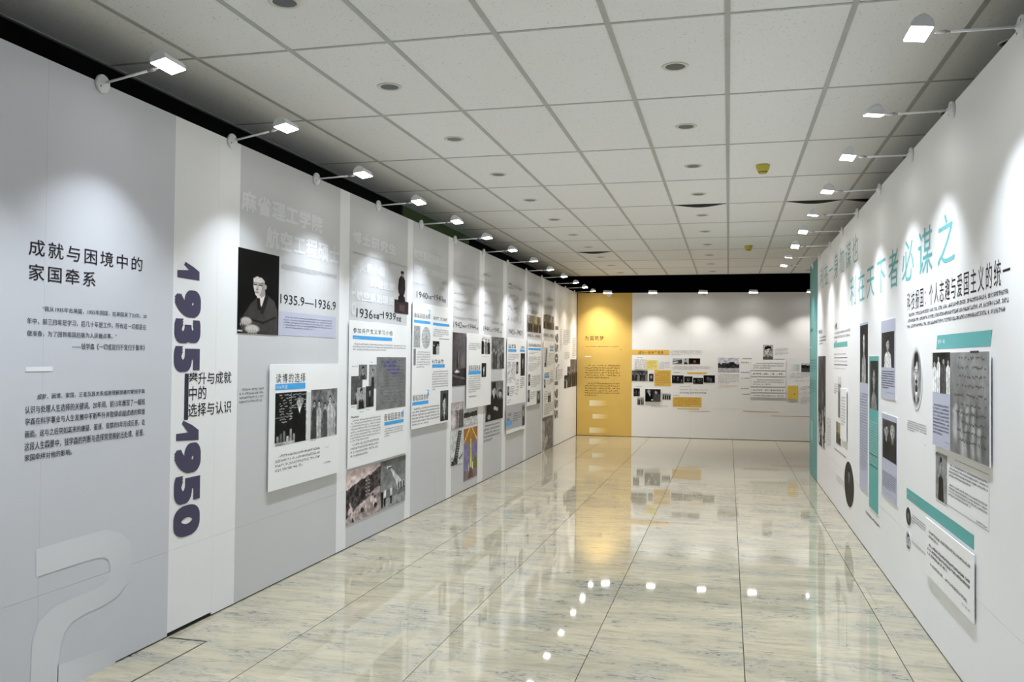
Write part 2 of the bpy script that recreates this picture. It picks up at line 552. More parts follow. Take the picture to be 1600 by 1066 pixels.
def ph_group(p, n=5, top=0.3, bg=0.4, light=0.5, dark=0.12, rows=1, skin=0.7, floor=None):
    p.I[:] = bg+(p.noise(6, 6)-0.5)*0.45
    if floor is not None:
        p.on((p.Y > floor[0]).astype(float), floor[1])
    for r in range(rows):
        yy = top+r*0.2
        for i in range(n):
            cx = (i+0.5+(p.r.rand()-0.5)*0.35)/n + (r % 2)*0.3/n
            hy = yy+(p.r.rand()-0.5)*0.16
            rx = (0.24+0.14*p.r.rand())/n; ry = min(0.07, rx*p.w/p.h*1.35)
            v = light if p.r.rand() < 0.45 else dark
            p.on(p.pol([(cx-rx*0.5, hy+ry), (cx+rx*0.5, hy+ry), (cx+rx*1.4, hy+ry*2.2), (cx+rx*1.25, 1.02), (cx-rx*1.25, 1.02), (cx-rx*1.4, hy+ry*2.2)]), v+0.06*p.r.rand())
            p.line(cx, hy+ry*1.4, cx, 0.98, 0.008, v*0.7)
            p.on(p.ell(cx, hy-ry*0.25, rx*0.75, ry*0.9), 0.08)
            p.on(p.ell(cx, hy+ry*0.12, rx*0.62, ry*0.8), skin)
            p.on(p.ell(cx, hy+ry*0.1, rx*0.45, ry*0.12), skin*0.5)

def ph_blackboard(p):       # lecturer in dark suit before a board full of chalk formulas
    p.I[:] = 0.07+0.04*p.noise(4, 5)
    for r in range(11):
        y = 0.05+0.052*r
        x = 0.06+0.1*p.r.rand()
        while x < 0.94:
            l = 0.03+0.05*p.r.rand()
            if p.r.rand() < 0.7:
                p.line(x, y+0.014*(p.r.rand()-0.5)*2, x+l, y+0.014*(p.r.rand()-0.5)*2, 0.007, 0.75)
            x += l+0.02
    p.line(0.48, 0, 0.48, 0.5, 0.008, 0.55)
    p.line(0.0, 0.48, 0.48, 0.46, 0.008, 0.5)
    p.on(p.pol([(0.62, 0.32), (0.88, 0.30), (0.98, 0.45), (0.99, 0.98), (0.50, 1.0), (0.52, 0.45)]), 0.06)
    head(p, 0.76, 0.22, 0.10, 0.085, 0.74, 0.55, -0.6)
    p.on(p.pol([(0.70, 0.31), (0.80, 0.31), (0.75, 0.44)]), 0.85)
    for k in range(6):
        x = 0.05+0.10*k
        h = 0.70+0.16*p.r.rand()
        p.on(p.pol([(x, h), (x+0.06, h), (x+0.07, 1.02), (x-0.01, 1.02)]), 0.35+0.5*p.r.rand())
    p.on((p.Y > 0.955).astype(float)*(p.X < 0.6), 0.75)
    p.on((p.X > 0.965).astype(float), 0.78)

def ph_landscape(p, sky=0.78, tree=0.22, ground=0.6, hor=0.45, tint=(1, 1, 1), amp=0.3):
    n = p.noise(7, 2); m = p.noise(14, 14)
    p.I[:] = sky+(p.noise(3, 3)-0.5)*0.12
    p.on((p.Y > hor-amp*(n-0.3)).astype(float), tree+(m-0.5)*0.3)
    p.on((p.Y > hor+0.28+0.08*(n-0.5)).astype(float), ground+(m-0.5)*0.3)
    p.tint = np.array(tint)

def ph_brush_launch(p):     # men beside a small rocket on a brushy slope
    m = p.noise(16, 16, 4); n = p.noise(5, 5)
    p.I[:] = 0.84
    p.on((p.Y > 0.30-0.28*p.X+0.10*n).astype(float), 0.26+(m-0.5)*0.55)
    p.on((p.Y > 0.86-0.42*p.X+0.12*(n-0.5)).astype(float), 0.66+(m-0.5)*0.5)
    for k in range(9):
        p.line(0.55, 0.28+0.035*k, 0.66, 0.28+0.035*k, 0.012, 0.30 if k % 2 else 0.75)
    p.line(0.60, 0.22, 0.60, 0.62, 0.02, 0.45)
    for x, y in ((0.12, 0.78), (0.18, 0.88), (0.42, 0.76), (0.75, 0.70), (0.82, 0.76)):
        p.on(p.ell(x, y, 0.07, 0.08), 0.82)
        p.on(p.ell(x+0.01, y-0.10, 0.035, 0.03), 0.35)
        p.on(p.ell(x+0.03, y+0.07, 0.05, 0.05), 0.2)
    p.line(0.24, 0.98, 0.10, 0.62, 0.02, 0.80)
    p.tint = np.array((1.0, 0.91, 0.90))

def ph_beam(p):             # grey sky, vehicle trailing a bright plume, onlookers below
    p.I[:] = 0.40+0.20*p.Y+0.05*p.noise(4, 4)
    p.on(p.pol([(0.38, 0.20), (0.42, 0.18), (0.90, 0.58), (0.66, 0.60)])*0.8, 0.88)
    p.on(p.ell(0.34, 0.16, 0.10, 0.028), 0.85)
    p.on(p.ell(0.36, 0.18, 0.08, 0.015), 0.15)
    p.on((p.Y > 0.64).astype(float), 0.42+0.1*p.noise(8, 4))
    p.on((p.Y > 0.80).astype(float), 0.55+0.1*p.noise(8, 4))
    p.on(p.pol([(0.66, 0.56), (0.96, 0.52), (0.98, 0.66), (0.66, 0.70)]), 0.75)
    for x in (0.72, 0.82, 0.92):
        p.line(x, 0.56, x, 0.67, 0.02, 0.12)
    for x, y, v in ((0.08, 0.64, 0.10), (0.18, 0.62, 0.85), (0.42, 0.62, 0.8)):
        p.on(p.ell(x, y-0.02, 0.03, 0.022), 0.6)
        p.on(p.pol([(x-0.05, y), (x+0.05, y), (x+0.04, y+0.17), (x-0.04, y+0.17)]), v)
        p.on(p.pol([(x-0.04, y+0.16), (x+0.04, y+0.16), (x+0.03, y+0.32), (x-0.03, y+0.32)]), 0.12)

def ph_script(p, base=0.48, ink=0.25, rows=8, blue=False, faces=False):
    p.I[:] = base+(p.noise(6, 6)-0.5)*0.14
    if faces:
        p.I += 0.10*(p.noise(5, 3)-0.5)+0.12*(0.5-p.Y)
        for k in range(11):
            x, y = 0.10+0.8*p.r.rand(), 0.45+0.35*p.r.rand()
            p.on(p.ell(x, y, 0.06, 0.035, 0.4)*0.7, base+0.25)
            p.on(p.ell(x, y+0.15, 0.07, 0.12, 0.5)*0.7, base+0.25)
            p.on(p.ell(x+0.06, y+0.1, 0.04, 0.14, 0.5)*0.6, base-0.2)
    for r in range(rows):
        y = 0.06+0.88*r/rows
        x = 0.12+0.2*p.r.rand()
        while x < 0.92:
            l = 0.012+0.03*p.r.rand()
            if p.r.rand() < 0.75:
                p.line(x, y+0.03*(p.r.rand()-0.5), x+l, y+0.03*(p.r.rand()-0.5), 0.006, ink+0.12*p.r.rand())
            x += l+0.008
    if blue:
        p.rgb = np.repeat(p.I[..., None], 3, axis=2)
        for r in range(4):
            y = 0.09+0.075*r
            m = (np.abs(p.Y-y) < 0.014) & (p.X > 0.14+0.1*r) & (p.X < 0.66+0.05*r) & (p.noise(30, 40, 1) > 0.42)
            p.rgb[m] = (0.25, 0.22, 0.62)

def ph_interior(p):         # dim room with a pale object and a long bench
    p.I[:] = 0.22+0.16*p.X+0.10*p.noise(3, 4)
    p.on((p.Y > 0.72-0.06*p.X).astype(float), 0.15+0.08*p.noise(6, 3))
    p.on(p.ell(0.36, 0.52, 0.06, 0.16), 0.10)
    p.on(p.ell(0.42, 0.48, 0.03, 0.10), 0.55)
    p.on(p.ell(0.35, 0.735, 0.20, 0.022), 0.75)
    p.on(p.ell(0.35, 0.72, 0.08, 0.02), 0.92)
    p.line(0.0, 0.80, 1.0, 0.88, 0.015, 0.42)
    p.tint = np.array((1, 0.94, 0.95))

def ph_smoke(p):
    p.I[:] = 0.62+0.1*p.noise(4, 4)
    p.on((p.Y > 0.28+0.04*p.noise(4, 2)).astype(float), 0.25+0.25*p.noise(10, 10))
    p.on(p.ell(0.16, 0.7, 0.24, 0.4, 0.5), 0.82)
    p.line(0.62, 0.12, 0.55, 1.0, 0.02, 0.8)
    p.tint = np.array((1, 0.95, 0.95))

def ph_gantry(p):
    p.I[:] = 0.72+0.12*p.noise(4, 4)
    for k in range(14):
        y = 0.06+0.068*k
        c = 0.78-0.42*(y)
        p.line(c-0.12, y, c+0.10, y+0.03, 0.018, 0.14)
        p.line(c-0.13, y, c-0.16, y+0.07, 0.022, 0.12)
        p.line(c+0.10, y, c+0.06, y+0.07, 0.022, 0.15)
        p.line(c-0.10, y+0.05, c+0.10, y, 0.014, 0.22)
    p.on(p.pol([(0.05, 0.80), (0.6, 0.78), (0.55, 1.0), (0.0, 1.0)])*(p.noise(10, 12) > 0.42), 0.16)
    p.line(0.70, 0.86, 1.0, 0.74, 0.02, 0.2)

def ph_rocket_colour(p):    # yellow rocket standing in a museum hall
    p.rgb = np.zeros((p.h, p.w, 3))
    p.rgb[:] = (0.50, 0.48, 0.62)
    def on(mask, c):
        p.rgb = p.rgb*(1-mask[..., None])+np.array(c)*mask[..., None]
    on(np.clip((0.33-p.Y)*6, 0, 1), (0.60, 0.40, 0.18))
    on(p.ell(0.5, 0.10, 0.5, 0.16, 0.5), (0.66, 0.46, 0.20))
    on(p.ell(0.9, 0.74, 0.24, 0.15, 0.2), (0.45, 0.47, 0.20))
    on(np.clip((p.Y-0.80)*20, 0, 1), (0.52, 0.47, 0.48))
    for x0, x1 in ((0.42, 0.02), (0.58, 0.98)):
        dx, dy = x1-x0, 0.26
        k = np.clip(((p.X-x0)*dx+(p.Y)*dy)/(dx*dx+dy*dy), 0, 1)
        d = np.hypot(p.X-x0-k*dx, p.Y-k*dy)
        on(np.clip(1.6-d/0.014, 0, 1), (0.90, 0.82, 0.62))
    on(p.pol([(0.47, 0.22), (0.55, 0.22), (0.57, 0.80), (0.47, 0.80)]), (0.86, 0.82, 0.26))
    on(p.pol([(0.42, 0.78), (0.62, 0.78), (0.70, 0.98), (0.34, 0.98)]), (0.42, 0.30, 0.20))
    on(p.pol([(0.34, 0.70), (0.40, 0.70), (0.40, 0.84), (0.34, 0.84)]), (0.85, 0.84, 0.84))
    on(p.pol([(0.62, 0.68), (0.69, 0.68), (0.69, 0.82), (0.62, 0.82)]), (0.85, 0.84, 0.84))
    p.I = p.rgb.mean(axis=2)

def ph_seated_men(p):       # two men in dark coats, hands in laps
    p.I[:] = 0.36+0.2*p.noise(4, 5)
    p.on((p.X < 0.25).astype(float)*(p.Y < 0.4), 0.55)
    p.on(p.pol([(0.34, 0.34), (0.56, 0.34), (0.72, 0.50), (0.70, 1.02), (0.0, 1.02), (0.08, 0.62), (0.22, 0.42)]), 0.06)
    p.on(p.pol([(0.74, 0.44), (0.92, 0.44), (1.02, 0.55), (1.02, 1.02), (0.55, 1.02), (0.62, 0.58)]), 0.09)
    p.on(p.pol([(0.36, 0.02), (0.56, 0.02), (0.58, 0.20), (0.34, 0.20)]), 0.06)
    head(p, 0.46, 0.24, 0.10, 0.095, 0.78, 0.06, 0.2)
    head(p, 0.83, 0.34, 0.10, 0.09, 0.74, 0.10, -0.2)
    p.on(p.pol([(0.42, 0.34), (0.50, 0.34), (0.46, 0.46)]), 0.85)
    p.on(p.ell(0.52, 0.70, 0.08, 0.05), 0.72)
    p.on(p.ell(0.64, 0.73, 0.07, 0.05), 0.68)
    p.on(p.ell(0.20, 0.90, 0.09, 0.07), 0.55)

def ph_profile(p):          # pale profile silhouette on brown-grey
    p.I[:] = 0.46+0.06*p.noise(3, 4)
    p.on(p.pol([(0.0, 0.05), (0.18, 0.10), (0.26, 0.25), (0.20, 0.40), (0.30, 0.55), (0.42, 0.48), (0.52, 0.52), (0.46, 0.68), (0.28, 0.80), (0.30, 1.02), (0, 1.02)]), 0.72)
    p.line(0.45, 0.14, 0.62, 0.05, 0.02, 0.66)
    p.line(0.62, 0.05, 0.80, 0.12, 0.02, 0.62)
    p.tint = np.array((1, 0.97, 0.95))

def ph_hall(p, warm=True):  # vertical drapes, figures
    n = p.noise(9, 2)
    p.rgb = np.repeat((0.22+0.5*n)[..., None], 3, axis=2)*np.array((1.0, 0.93, 0.86) if warm else (1, 0.97, 0.95))
    def on(mask, c):
        p.rgb = p.rgb*(1-mask[..., None])+np.array(c)*mask[..., None]
    if warm:
        on(p.pol([(0.52, 0.0), (0.70, 0.0), (0.68, 0.75), (0.52, 0.75)]), (0.72, 0.66, 0.42))
    for k in range(5):
        x = 0.1+0.2*k+0.06*p.r.rand()
        on(p.ell(x, 0.75, 0.08, 0.3, 0.3), (0.16, 0.13, 0.12))
        on(p.ell(x, 0.42, 0.035, 0.06, 0.3), (0.66, 0.56, 0.48))
    p.I = p.rgb.mean(axis=2)

def ph_dark_scene(p):
    p.I[:] = 0.05+0.16*p.noise(6, 5)**2
    for k in range(4):
        x, y = 0.15+0.7*p.r.rand(), 0.25+0.4*p.r.rand()
        p.on(p.ell(x, y, 0.05, 0.09, 0.4), 0.5+0.3*p.r.rand())
        p.on(p.ell(x, y+0.28, 0.09, 0.18, 0.3), 0.16+0.2*p.r.rand())
    p.tint = np.array((0.92, 0.95, 1.0))

def ph_handshake(p):
    p.I[:] = 0.10+0.06*p.noise(4, 4)
    p.on(p.pol([(0.10, 0.34), (0.34, 0.34), (0.46, 0.60), (0.44, 1.02), (0.0, 1.02), (0.0, 0.5)]), 0.05)
    p.on(p.pol([(0.62, 0.36), (0.86, 0.32), (1.0, 0.55), (1.0, 1.02), (0.54, 1.02), (0.52, 0.6)]), 0.30)
    head(p, 0.24, 0.20, 0.09, 0.13, 0.72, 0.55, 0.6)
    head(p, 0.72, 0.22, 0.09, 0.13, 0.74, 0.06, -0.6)
    p.on(p.pol([(0.22, 0.34), (0.34, 0.36), (0.32, 0.6)]), 0.82)
    p.on(p.ell(0.46, 0.86, 0.07, 0.06), 0.8)

def ph_train(p):
    p.I[:] = 0.75
    p.on((p.Y > 0.5-0.35*p.X+0.1*p.noise(6, 3)).astype(float), 0.15+0.2*p.noise(8, 6))
    p.on(p.pol([(0.0, 0.7), (0.6, 0.5), (0.6, 0.72), (0.0, 0.95)]), 0.85)
    p.on((p.Y > 0.88).astype(float), 0.55)
    p.tint = np.array((0.94, 0.96, 1.0))

def ph_red_face(p):
    p.I[:] = 0.06
    p.rgb = np.repeat(p.I[..., None], 3, axis=2)
    m = p.ell(0.52, 0.5, 0.10, 0.3, 0.3)[..., None]
    p.rgb = p.rgb*(1-m)+np.array((0.66, 0.34, 0.22))*m
    m = (p.ell(0.52, 1.0, 0.25, 0.3, 0.3))[..., None]
    p.rgb = p.rgb*(1-m)+np.array((0.30, 0.16, 0.12))*m
    m = (p.ell(0.52, 0.26, 0.11, 0.12, 0.3))[..., None]
    p.rgb = p.rgb*(1-m)+np.array((0.05, 0.04, 0.04))*m

def ph_vase(p):
    ph_group(p, 3, 0.34, 0.30, 0.62, 0.14, 1, 0.7, (0.7, 0.4))
    p.on((p.Y < 0.25).astype(float), 0.12)

def ph_street(p):
    p.I[:] = 0.55+0.2*p.noise(4, 4)
    p.on((p.Y < 0.2).astype(float), 0.8)
    for k in range(4):
        x = 0.08+0.24*k
        p.on(p.pol([(x, 0.15+0.1*p.r.rand()), (x+0.16, 0.18), (x+0.16, 1.02), (x, 1.02)]), 0.12+0.2*p.r.rand())
        p.on(p.ell(x+0.08, 0.3, 0.05, 0.08), 0.7)

PH_SEED = [100]
def paint_mesh(name, w, h, res, fn, thick=0.0, oval=False, soft=None, mottle=0.22, **kw):
    """grid of vertices coloured by a painter; optional rim of the given thickness; oval crops the grid to an ellipse"""
    ny = res
    nx = max(6, int(round(res*w/h*1.25)))
    PH_SEED[0] += 1
    p = Paint(nx+1, ny+1, PH_SEED[0])
    fn(p, **kw)
    mot = (p.noise(14, 14, 3)-0.5)*mottle
    if p.rgb is not None: p.rgb = np.clip(p.rgb*(1+mot[..., None]*2), 0, 1)
    else: p.I = np.clip(p.I*(1+mot*2)+mot*0.25, 0, 1)
    cols = p.out()
    cols = cols.reshape(-1, 3)
    X = p.X-0.5; Y = p.Y-0.5
    if oval:                          # square-to-disc mapping keeps the grid regular
        a, b = X*2, -Y*2
        dx = a*np.sqrt(np.clip(1-b*b/2, 0, 1)); dy = b*np.sqrt(np.clip(1-a*a/2, 0, 1))
        PX, PZ = dx*w/2, dy*h/2
        cx = ((dx+1)/2*nx).round().astype(int).clip(0, nx)
        cy = ((1-dy)/2*ny).round().astype(int).clip(0, ny)
        cols = cols.reshape(ny+1, nx+1, 3)[cy, cx]
        if soft is not None:          # the print fades out towards its rim
            fa = np.clip((1.0-np.sqrt(dx*dx+dy*dy))/0.22, 0, 1)[..., None]
            cols = cols*fa+np.array(soft)*(1-fa)
        cols = cols.reshape(-1, 3)
    else:
        PX, PZ = X*w, -Y*h
    n = (nx+1)*(ny+1)
    V = np.stack([PX.ravel(), np.full(n, -thick), PZ.ravel()], 1)
    i = np.arange(n).reshape(ny+1, nx+1)
    F = np.stack([i[:-1, :-1], i[1:, :-1], i[1:, 1:], i[:-1, 1:]], -1).reshape(-1, 4)
    V = V.tolist(); F = F.tolist()
    C_ = cols.tolist()
    if thick:
        loop = list(i[0, :])+list(i[1:, -1])+list(i[-1, -2::-1])+list(i[-2:0:-1, 0])
        k = len(V)
        for a in loop:
            V.append([V[a][0], 0.0, V[a][2]]); C_.append([0.6, 0.6, 0.6])
        m = len(loop)
        for q in range(m):
            F.append([loop[q], loop[(q+1) % m], k+(q+1) % m, k+q])
        F.append([k+q for q in range(m)])
    me = bpy.data.meshes.new(name)
    me.from_pydata(V, [], F)
    set_col(me, np.array(C_))
    me.materials.append(M['ink'])
    return me

def photo(frame, b, res, fn, label, group=None, off=0.0007, oval=False, mottle=0.22, soft=None, name='photograph', thick=0.003, **kw):
    """a mounted photographic print on a wall: a thing of its own"""
    u0, z0, u1, z1 = b
    me = paint_mesh(name, u1-u0, z1-z0, res, fn, thick, oval, soft, mottle, **kw)
    o = world_put(frame, name, me, (u0+u1)/2, (z0+z1)/2, off)
    return tag(o, label, 'photograph', group)

def pic(ctx, b, res, fn, off=P, oval=False, soft=None, name='photo', mottle=0.22, **kw):
    """a photograph printed on a board: part of the board"""
    u0, z0, u1, z1 = b
    me = paint_mesh(name, u1-u0, z1-z0, res, fn, 0.0, oval, soft, mottle, **kw)
    return ctx.put(name, me, (u0+u1)/2, (z0+z1)/2, off)

def board(frame, b, label, cat='display board', thick=0.006, gap=0.009, mat='board', name='display_board', group=None):
    u0, z0, u1, z1 = b
    w, h = (u1-u0)/2, (z1-z0)/2
    root = bpy.data.objects.new(name, None)
    root.empty_display_size = 0.1
    COL.objects.link(root)
    uc, zc = (u0+u1)/2, (z0+z1)/2
    pt = frame.o+frame.U*uc+frame.N*0.0008
    root.location = (pt.x, pt.y, zc)
    root.rotation_euler = (0, 0, frame.a)
    tag(root, label, cat, group)
    t = gap+thick
    link('sheet', box_mesh('sheet', -w, w, -t, -gap, -h, h, mat, min(0.0015, thick*0.2)), root)
    if gap > 0:                        # foam spacer that holds the sheet off the wall
        link('spacer', box_mesh('spacer', -w*0.6, w*0.6, -gap, 0, -h*0.85, h*0.85, 'core'), root)
    return Ctx(frame, root, uc, zc, t)

# ================================================================== the setting
# ---- floor: polished tiles over a dark bed
TX0, TDX = 0.09, 0.828
TY0, TDY = 5.03, 0.93
floor = link('floor', box_mesh('floor', -4.2, 4.4, -0.6, 19.1, -0.06, -0.012, 'core'))
tag(floor, kind='structure')
tile_me = bpy.data.meshes.new('floor_tile')
bm = bmesh.new()
bm_box(bm, 0.0022, TDX-0.0022, 0.0009, TDY-0.0009, -0.012, 0.0)
tile_me = from_bm('floor_tile', bm, 'marble')
for i in range(-5, 5):
    for j in range(-6, 15):
        link('floor_tile', tile_me, floor, (TX0+i*TDX, TY0+j*TDY, 0))
# cut edge of the floor hatch by the left wall
link('hatch_seam', box_mesh('hatch_seam', -3.092, -2.848, 4.340, 4.352, -0.003, 0.0012, 'core'), floor)
link('hatch_seam', box_mesh('hatch_seam', -2.856, -2.846, 1.2, 4.352, -0.003, 0.0012, 'brass'), floor)
bm = bmesh.new()
for (x0, y0, x1, y1, t) in ((-2.960, 4.343, -2.972, 4.300, 0.006), (-2.972, 4.300, -2.968, 4.262, 0.004)):
    d = Vector((x1-x0, y1-y0, 0)); nrm = Vector((-d.y, d.x, 0)).normalized()*t/2
    q = [Vector((x0, y0, 0.0008))+nrm, Vector((x0, y0, 0.0008))-nrm, Vector((x1, y1, 0.0008))-nrm*0.5, Vector((x1, y1, 0.0008))+nrm*0.5]
    bm.faces.new([bm.verts.new(v) for v in q])
link('tile_crack', from_bm('tile_crack', bm, 'core'), floor)

# ---- display walls: dark frame with print-faced panels hung on it
def wall(name, frame, u0, u1, seams, bands, band_default, split=0.49, gap=0.008, gaps=()):
    """bands: (ua, ub, material) across the face; seams: u of the vertical joints"""
    core = link(name, box_mesh(name, u0+0.002, u1-0.002, 0.012, 0.075, 0, WALL_H-0.006, 'core'), None, frame.o, frame.a)
    tag(core, kind='structure')
    us = [u0]+[s for s in seams if u0+0.05 < s < u1-0.05]+[u1]
    names = []
    for k in range(len(us)-1):
        for (za, zb) in ((gap, split-0.0005), (split+0.0005, WALL_H)):
            za_ = za
            a, b = us[k]+0.0004, us[k+1]-0.0004
            segs = sorted(set([a, b]+[x for bd in bands for x in bd[:2] if a < x < b]))
            bm = bmesh.new()
            mats = ['core']
            n = 0.0004*RNG.random()
            prev = None
            for q in range(len(segs)-1):
                s0, s1 = segs[q], segs[q+1]
                mid = (s0+s1)/2
                mt = band_default
                for (x, y, m_) in bands:
                    if x <= mid <= y: mt = m_
                if mt not in mats: mats.append(mt)
                mi = mats.index(mt)
                lift = 0.0
                for g0, g1, gz in gaps:
                    if za < 0.1 and g0 <= mid <= g1: lift = gz
                bm_box(bm, s0, s1, -n, 0.011, za_+lift, zb, mi)
            link('panel', from_bm('panel', bm, *mats), core)
    return core

left_edges = [(4.344, 5.03), (6.53, 6.716), (8.072, 8.226), (9.365, 9.553), (10.637, 10.874), (11.832, 12.05), (13.172, 13.35), (14.513, 14.672)]
bands_l = [(-0.5, 4.344, 'grey_blue')]
for k in range(len(left_edges)-1):
    bands_l.append((left_edges[k][1], left_edges[k+1][0], 'grey'))
bands_l.append((14.672, 15.64, 'grey'))
bands_l.append((4.344, 4.7801, 'white'))
WL = wall('wall_left', FL, -0.5, 18.0, [3.381+1.402*k for k in range(-3, 11)], bands_l, 'white', gaps=((4.344, 4.7802, 0.016),))
WR = wall('wall_right', FR, -13.28, 0.5, [-(3.946+1.395*k) for k in range(-3, 7)]+[-12.20], [(-13.3, -12.2, 'teal')], 'white')
WB = wall('wall_back', FB, -3.098, 4.3, [-1.951, -0.75, 0.45, 1.65, 2.85], [(-3.2, -1.951, 'yellow')], 'white', split=0.62)
CL, CR, CB = Ctx(FL, WL), Ctx(FR, WR), Ctx(FB, WB)
# white return at the open end of the right wall
tag(link('trim_1', box_mesh('trim_1', -0.002, 0.078, -0.012, 0.0, 0.008, WALL_H, 'teal', 0.002), None, (XR, 13.296, 0)), kind='structure')

# ---- dark surrounds behind the display walls
tag(link('wall_outer_left', box_mesh('wall_outer_left', -3.80, -3.625, -0.6, 19.0, 0, 3.9, 'black')), kind='structure')
tag(link('wall_outer_back', box_mesh('wall_outer_back', -3.62, 4.4, 18.95, 19.1, 0, 3.9, 'black')), kind='structure')
tag(link('trim_2', box_mesh('trim_2', -3.624, -3.60, 9.2, 11.78, 2.6, CEIL-0.004, 'green')), kind='structure')

# ---- suspended ceiling
CX0, CDX = -0.0123, 0.60
CY0, CDY = 4.401, 1.348
I0, I1 = -6, 7
J0, J1 = -3, 10
ceiling = link('ceiling', box_mesh('ceiling', CX0+I0*CDX, CX0+I1*CDX, CY0+J0*CDY, CY0+J1*CDY-0.3, CEIL+0.22, CEIL+0.24, 'black'))
tag(ceiling, kind='structure')
HX, HY, HR = CDX/2, 0.735, 0.070       # where a downlight sits in its tile
def tile_plain():
    return box_mesh('ceiling_tile', 0.004, CDX-0.004, 0.004, CDY-0.004, 0, 0.014, 'ceiling', 0.002)
def tile_hole():
    bm = bmesh.new()
    n = 32
    a0, a1, b0, b1 = 0.004, CDX-0.004, 0.004, CDY-0.004
    angs = sorted([2*math.pi*k/n for k in range(n)]+[math.atan2(y-HY, x-HX) % (2*math.pi) for x in (a0, a1) for y in (b0, b1)])
    inn, out, inn2 = [], [], []
    for t in angs:
        c, s = math.cos(t), math.sin(t)
        inn.append(bm.verts.new((HX+HR*c, HY+HR*s, 0)))
        inn2.append(bm.verts.new((HX+HR*c, HY+HR*s, 0.014)))
        ks = []
        if c > 1e-9: ks.append((a1-HX)/c)
        if c < -1e-9: ks.append((a0-HX)/c)
        if s > 1e-9: ks.append((b1-HY)/s)
        if s < -1e-9: ks.append((b0-HY)/s)
        k = min(ks)
        out.append(bm.verts.new((HX+k*c, HY+k*s, 0)))
    m = len(angs)
    for k in range(m):
        l = (k+1) % m
        bm.faces.new((inn[k], inn[l], out[l], out[k]))
        bm.faces.new((inn[k], inn2[k], inn2[l], inn[l]))
    return from_bm('ceiling_tile', bm, 'ceiling')
t_plain, t_hole = tile_plain(), tile_hole()
DL_COLS = (-4, -1, 2)
for i in range(I0, I1):
    for j in range(J0, J1):
        me = t_plain
        if i in DL_COLS and j >= (-1 if i == -4 else 0): me = t_hole
        o = link('ceiling_tile', me, ceiling, (CX0+i*CDX, CY0+j*CDY, CEIL))
        o.rotation_euler = (0, 0, 0)
tee_long = box_mesh('tee_bar', -0.014, 0.014, CY0+J0*CDY, CY0+J1*CDY, -0.005, 0.02, 'tee')
for i in range(I0, I1+1):
    link('tee_bar', tee_long, ceiling, (CX0+i*CDX, 0, CEIL))
tee_x = box_mesh('cross_tee', 0.0145, CDX-0.0145, -0.010, 0.010, -0.003, 0.018, 'tee')
def sagging_tee():                      # a cross tee bent down in the middle, its shade painted in as a solid dark crescent
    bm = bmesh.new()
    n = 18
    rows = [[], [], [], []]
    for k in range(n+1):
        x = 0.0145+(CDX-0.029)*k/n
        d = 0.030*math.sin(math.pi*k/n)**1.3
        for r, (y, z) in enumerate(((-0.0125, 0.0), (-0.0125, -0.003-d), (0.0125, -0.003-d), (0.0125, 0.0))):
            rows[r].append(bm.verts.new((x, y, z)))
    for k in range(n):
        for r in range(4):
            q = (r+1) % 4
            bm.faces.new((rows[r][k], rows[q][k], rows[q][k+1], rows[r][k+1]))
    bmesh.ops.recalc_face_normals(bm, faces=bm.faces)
    return from_bm('cross_tee', bm, 'tee_shade')
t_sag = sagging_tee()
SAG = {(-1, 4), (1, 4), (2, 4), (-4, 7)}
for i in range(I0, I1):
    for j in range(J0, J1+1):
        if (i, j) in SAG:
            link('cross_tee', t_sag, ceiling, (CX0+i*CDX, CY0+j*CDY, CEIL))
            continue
        link('cross_tee', tee_x, ceiling, (CX0+i*CDX, CY0+j*CDY, CEIL))

# ================================================================== fittings
ORD = ['nearest', 'second nearest', 'third nearest', 'fourth nearest', 'fifth nearest', 'sixth nearest', 'seventh nearest', 'eighth nearest', 'ninth nearest', 'tenth nearest', 'eleventh nearest', 'twelfth nearest', 'thirteenth nearest']

def lathe(name, prof, n, *mats, mi=None, axis='z'):
    bm = bmesh.new()
    rings = []
    for (r, z) in prof:
        ring = []
        for k in range(n):
            t = 2*math.pi*k/n
            p = (r*math.cos(t), r*math.sin(t), z)
            if axis == 'y': p = (p[0], -z, p[1])
            ring.append(bm.verts.new(p))
        rings.append(ring)
    for a in range(len(rings)-1):
        for k in range(n):
            f = bm.faces.new((rings[a][k], rings[a][(k+1) % n], rings[a+1][(k+1) % n], rings[a+1][k]))
            f.smooth = True
    for ring, rev in ((rings[0], True), (rings[-1], False)):
        if prof[0 if rev else -1][0] > 0.0011:
            bm.faces.new(ring[::-1] if rev else ring)
    bmesh.ops.recalc_face_normals(bm, faces=bm.faces)
    return from_bm(name, bm, *mats)

